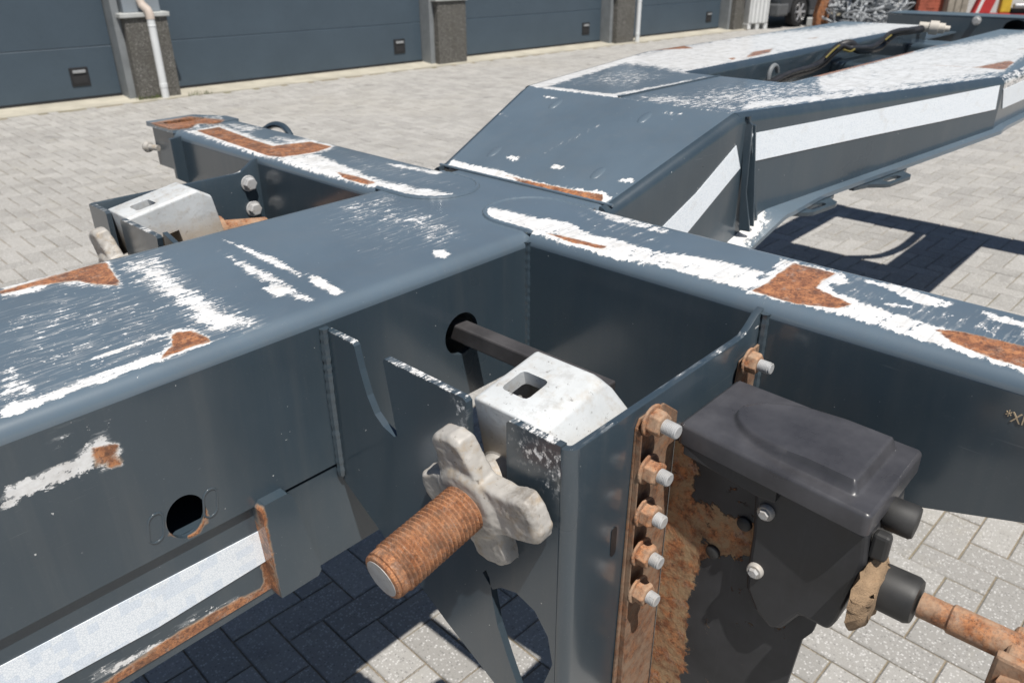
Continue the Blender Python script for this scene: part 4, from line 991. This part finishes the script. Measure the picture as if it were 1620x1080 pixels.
# landing legs under the spine, behind the view
for y in (.72, 1.34):
    lg = bevel(MB().box((-1.36, y-.06, .25), (-1.24, y+.06, 1.0)).build('landing_leg', PAINT_PLAIN, trailer), .006)
    MB().box((-1.345, y-.045, .03), (-1.255, y+.045, .249)).build('leg_shaft', GALV, lg)
    bevel(MB().box((-1.42, y-.12, .0), (-1.18, y+.12, .029)).build('leg_foot', PAINT_PLAIN, lg), .006)
MB().box((-1.34, .781, .85), (-1.26, 1.279, .95)).build('leg_brace', PAINT_PLAIN, trailer)

# ================================================================== BACKGROUND
def gpx(u, v): return Vector(onpl(u, v, 2, 0.0))
WHITEP = flat_mat('white_plastic', (.62, .63, .63), .5, .1, 4)
pc = gpx(1198, 47); ca = math.radians(-25)
crate = empty('pallet_box', (pc.x, pc.y, 0), 'white plastic pallet box standing at the corner of the garage building', 'pallet box')
CMx = Matrix.Translation(pc) @ Matrix.Rotation(ca, 4, 'Z')
def lb(name, lo, hi, mat, parent, M_, bev=.01):
    o = MB().box(lo, hi, M_).build(name, mat, parent); bevel(o, bev) if bev else None; return o
lb('shell', (-.28, .0, .13), (.28, .7, 1.0), WHITEP, crate, CMx, .02)
lb('rim', (-.31, -.03, .93), (.31, .73, 1.02), WHITEP, crate, CMx, .015)
for x in (-.24, 0, .24): lb('foot', (x-.05, .01, 0), (x+.05, .69, .128), WHITEP, crate, CMx, .01)
for x in (-.22, -.11, 0, .11, .22): lb('rib', (x-.012, -.028, .16), (x+.012, .002, .92), WHITEP, crate, CMx, .004)
# van
VP = flat_mat('van_paint', (.035, .04, .047), .3, .1, 1); GLS = flat_mat('van_glass', (.01, .012, .014), .1); TYRE = flat_mat('tyre_rubber', (.014, .014, .015), .8); RIMM = flat_mat('wheel_silver', (.5, .5, .51), .35, .1, 20, .1, .6); GREYB = flat_mat('bumper_plastic', (.1, .105, .11), .6)
wp = gpx(1262, 43); va = B_ANG+math.radians(-3)
van = empty('parked_van', (wp.x, wp.y, 0), 'dark grey parked van whose silver wheel shows beside the white pallet box', 'van')
VM = Matrix.Translation(wp) @ Matrix.Rotation(va, 4, 'Z') @ Matrix.Scale(-1, 4, (1, 0, 0))       # local x along the van, y away; front wheel at origin
def side_prof(dx=0):
    top = [(.93, .34), (.96, .60), (.93, .80), (.72, .98), (-.05, 1.12), (-.75, 1.85), (-1.0, 2.02), (-3.9, 2.05), (-4.1, 1.9), (-4.15, .35)]
    arch = lambda c: [(c-.42*math.cos(math.radians(a)), .34+.42*math.sin(math.radians(a))) for a in range(0, 181, 15)]
    return top+arch(-3.1)+arch(0)
sp_ = side_prof()
vb = plate('body', [VM @ Vector((x, 0, z)) for x, z in sp_], tuple(VM.to_3x3() @ Vector((0, -1, 0))), 1.8, VP, van, bev=.05)
plate('side_window', [VM @ Vector((x, -.004, z)) for x, z in [(-.35, 1.2), (-.8, 1.72), (-1.5, 1.75), (-1.5, 1.2)]], tuple(VM.to_3x3() @ Vector((0, -1, 0))), .01, GLS, vb)
lb('bumper', (.55, -.02, .28), (.99, 1.82, .56), GREYB, van, VM, .04)
lb('sill', (-2.66, -.015, .26), (-.44, .05, .36), GREYB, van, VM, .01)
lb('headlight', (.6, -.012, .66), (.9, .3, .84), RIMM, van, VM, .03)
def wheel(c, ax, parent, r=.34):
    tw = MB().lathe(c-ax*.11, ax, [(0, r*.66), (0, r*.92), (.02, r), (.2, r), (.22, r*.92), (.22, r*.66)], 40).build('wheel', TYRE, parent, True)
    MB().lathe(c+ax*.105, ax, [(0, r*.68), (.008, r*.66), (-.02, r*.6), (-.03, r*.3), (.0, r*.26), (.012, r*.22)], 32).build('rim', RIMM, tw, True)
    for k in range(6):
        a = k*math.pi/3; u_ = Vector((math.cos(a)*VM[0][0], math.cos(a)*VM[1][0], math.sin(a)))
        MB().tube([c+ax*.10+u_*r*.22, c+ax*.105+u_*r*.62], .028, 6).build('spoke', RIMM, tw, True)
axv = VM.to_3x3() @ Vector((0, -1, 0))
for x in (0, -3.1):
    wheel(VM @ Vector((x, .11, .34)), axv, van); wheel(VM @ Vector((x, 1.68, .34)), -axv, van)
for x in (0, -3.1): lb('arch_liner', (x-.46, .24, .3), (x+.46, .26, .8), GASKET, van, VM, 0)
st = gpx(1283, 42)
SM = Matrix.Translation(st) @ Matrix.Rotation(.4, 4, 'Z'); kb = lb('concrete_block', (-.1, -.05, 0), (.12, .12, .2), LEDGE, None, SM, .02); tag(kb, 'small pale concrete block on the ground by the van wheel', 'block')
e1 = Vector((math.sin(YAW), -math.cos(YAW), 0)); e2 = Vector((math.cos(YAW), math.sin(YAW), 0))
def bgm(u, dist):
    d = ray(u, 20); d = d/np.linalg.norm(d[:2]); p = gpx(u, dist)
    return Matrix(((e1.x, e2.x, 0, p.x), (e1.y, e2.y, 0, p.y), (0, 0, 1, 0), (0, 0, 0, 1)))
# rusty bent plate beside the heap
rb = bgm(1320, 47).translation; RM = Matrix.Translation(rb) @ Matrix.Rotation(-.85, 4, 'Z')
pts = [(-.45, 0), (-.47, .35), (-.40, .7), (-.2, 1.0), (.15, 1.2), (.5, 1.28)]; inn = [(.5, 1.12), (.22, 1.04), (-.05, .86), (-.16, .6), (-.18, .3), (-.15, 0)]
o = plate('bent_steel_scrap', [RM @ Vector((x, 0, z)) for x, z in pts+inn], tuple(RM.to_3x3() @ Vector((0, -1, 0))), .3, rust_mat('scrap_rust', .25), None, bev=.02)
tag(o, 'brown rusty curved steel plate leaning beside the tangled grey heap', 'scrap')
# heap of crumpled pale netting
hp = bgm(1366, 50).translation; m = MB(); rh = random.Random(4)
for k in range(260):
    a = rh.uniform(0, 6.28); r = rh.uniform(.0, .75); c = Vector((hp.x+math.cos(a)*r*.9, hp.y+math.sin(a)*r*.9, max(.05, (1-r*r)*rh.uniform(.1, 1.15))))
    p_ = [c+Vector((rh.uniform(-.35, .35), rh.uniform(-.35, .35), rh.uniform(-.22, .22))) for _ in range(4)]
    for q in p_: q.z = max(.03, q.z)
    m.tube(spline(p_, 4), rh.uniform(.008, .03), 5)
o = m.build('netting_heap', flat_mat('pale_netting', (.36, .38, .40), .7, .4, 8), None, True); tag(o, 'tangled heap of pale grey netting lying beyond the neck rails', 'netting', kind=None)
# white cabinet, dark post, red brick stack, grey slab, red and yellow machine
M1 = bgm(1418, 31)
cb = empty('white_cabinet', tuple(M1.translation), 'white metal cabinet beyond the neck rails beside a dark post', 'cabinet')
lb('case', (-.36, 0, .1), (.36, .6, 1.8), WHITEP, cb, M1, .015); lb('plinth', (-.33, .03, 0), (.33, .57, .098), GASKET, cb, M1, 0); lb('door', (-.34, -.02, .14), (.34, -.002, 1.76), WHITEP, cb, M1, .006); lb('handle', (.26, -.05, .8), (.29, -.022, 1.0), HBLK, cb, M1, .004)
M2 = bgm(1444, 32)
po = empty('dark_post', tuple(M2.translation), 'black square post between the white cabinet and the red bricks', 'post')
lb('shaft', (-.1, 0, .02), (.1, .2, 2.2), GASKET, po, M2, .01); lb('base_plate', (-.17, -.07, 0), (.17, .27, .019), GASKET, po, M2, .003)
M3 = bgm(1474, 33); REDB = flat_mat('red_brick', (.33, .085, .05), .85, .3, 4, .4); WOOD = flat_mat('pallet_wood', (.3, .22, .14), .85, .25, 5)
bs = empty('brick_stack', tuple(M3.translation), 'stack of red bricks on a wooden pallet behind the front bolster', 'brick stack')
for x in (-.36, 0, .3): lb('pallet_runner', (x-.03, 0, 0), (x+.06, .8, .1), WOOD, bs, M3, .004)
lb('pallet_deck', (-.42, 0, .101), (.42, .8, .125), WOOD, bs, M3, .004)
bmb = MB().box((-.103, 0, -.04), (.103, .1, .04)); bme = mesh(bmb.v, bmb.f, 'brick'); bme.materials.append(REDB)
for r in range(15):
    for c in range(4):
        o = bpy.data.objects.new('brick', bme); COL.objects.link(o); o.parent = bs; o.matrix_parent_inverse = world_of(bs).inverted()
        o.matrix_basis = M3 @ Matrix.Translation((-.315+c*.21, random.uniform(0, .012), .17+r*.085))
lb('stack_core', (-.40, .115, .127), (.40, .75, 1.4), REDB, bs, M3, 0)
M4 = bgm(1511, 34)
gs = empty('stone_slab_stack', tuple(M4.translation), 'upright grey brown stone slabs beside the red brick stack', 'stone slabs')
SLB = flat_mat('weathered_stone', (.27, .24, .20), .9, .35, 5, .5)
for k in range(3): lb('slab', (-.28+k*.19, .02*k, 0), (-.11+k*.19, .5, 1.5-.08*k), SLB, gs, M4, .02)
M5 = bgm(1580, 34); REDP = flat_mat('red_machine_paint', (.42, .03, .03), .4, .15, 3); YLP = flat_mat('yellow_machine_paint', (.55, .36, .03), .45); STL = flat_mat('steel_pipe', (.3, .3, .31), .4, .2, 8, .1, .4)
rm = empty('red_machine', tuple(M5.translation), 'red machine frame with a yellow guard and grey pipe beyond the front bolster', 'machine')
lb('base_beam', (-.75, 0, .10), (1.3, .25, .19), REDP, rm, M5, .02)
for x in (-.65, 1.1): lb('foot', (x-.08, 0, 0), (x+.08, .25, .098), REDP, rm, M5, .01)
q4 = ((-.72, .192), (-.28, .192), (.1, 1.5), (-.34, 1.5))
bevel(MB().rings([[M5 @ Vector((x, y, z)) for x, z in q4] for y in (.02, .2)]).build('slanted_panel', REDP, rm), .01)
plate('white_stripe', [M5 @ Vector((x, .016, z)) for x, z in ((-.66, .2), (-.58, .2), (-.25, 1.4), (-.33, 1.4))], tuple(-e2), .006, WHITEP, rm, bev=0)
lb('yellow_guard', (-.02, .03, .192), (.26, .22, 1.0), YLP, rm, M5, .04); lb('cover', (.3, .05, .192), (1.3, .5, .30), GASKET, rm, M5, .02)
MB().lathe(M5 @ Vector((.28, -.02, .37)), e1, [(0, .05), (.02, .065), (1.0, .065), (1.02, .05)], 20).build('grey_pipe', STL, rm, True)
lb('pipe_bracket', (.7, -.02, .302), (.78, .1, .36), STL, rm, M5, .004)

# ================================================================== PAVERS: the 300 that show largest singly, the rest in one piece
bpy.context.view_layer.update(); dg = bpy.context.evaluated_depsgraph_get()
order = np.argsort(depth); single = []
mask = np.zeros(len(cand), bool)
for i in order:
    if not inframe[i]: continue
    c = Vector((cand[i, 0], cand[i, 1], .004)); vis = 0
    for dx, dy in ((0, 0), (.05, .05), (-.05, -.05), (.05, -.05), (-.05, .05)):
        t = c+Vector((dx, dy, 0)); d_ = (t-Vector(CPOS)); pxy = project(np.array([t]))[0]
        if not (0 <= pxy[0] <= 1620 and 0 <= pxy[1] <= 1080): continue
        hit = SC.ray_cast(dg, Vector(CPOS), d_.normalized(), distance=d_.length-.02)
        if not hit[0]: vis += 1
    if vis >= 2: single.append(i); mask[i] = True
    if len(single) >= 300: break
pme = mesh(pv, pf, 'paver'); pme.materials.append(PAV_I)
for i in single:
    x, y, a, dz, tx, ty, r = cand[i]
    o = bpy.data.objects.new('paver', pme); COL.objects.link(o); o.parent = yard
    o.matrix_basis = Matrix.Translation((x, y, dz)) @ Matrix.Rotation(a, 4, 'Z') @ Matrix.Rotation(tx, 4, 'X') @ Matrix.Rotation(ty, 4, 'Y')
rest = cand[~mask]
# keep the pavers clear of the strip at the building's foot
rel = np.column_stack([rest[:, 0]-B0.x, rest[:, 1]-B0.y]) @ np.array([bn.x, bn.y]); rest = rest[rel < -.31]
ca_, sa_ = np.cos(rest[:, 2]), np.sin(rest[:, 2]); nv = len(pv)
V = np.empty((len(rest), nv, 3))
V[:, :, 0] = rest[:, 0, None]+ca_[:, None]*PV[:, 0]-sa_[:, None]*PV[:, 1]
V[:, :, 1] = rest[:, 1, None]+sa_[:, None]*PV[:, 0]+ca_[:, None]*PV[:, 1]
V[:, :, 2] = rest[:, 3, None]+PV[:, 2]+rest[:, 4, None]*PV[:, 1]-rest[:, 5, None]*PV[:, 0]
base = np.arange(len(rest))[:, None, None]*nv; Fq = (np.array(pf)[None]+base).reshape(-1, 4)
bme2 = bpy.data.meshes.new('paver_field'); bme2.from_pydata(V.reshape(-1, 3).tolist(), [], Fq.tolist()); bme2.update()
at = bme2.attributes.new('tint', 'FLOAT', 'POINT'); at.data.foreach_set('value', np.repeat(rest[:, 6], nv).astype(np.float32))
bme2.materials.append(PAV_S)
pfo = bpy.data.objects.new('paver_field', bme2); COL.objects.link(pfo); pfo.parent = yard; pfo['kind'] = 'stuff'
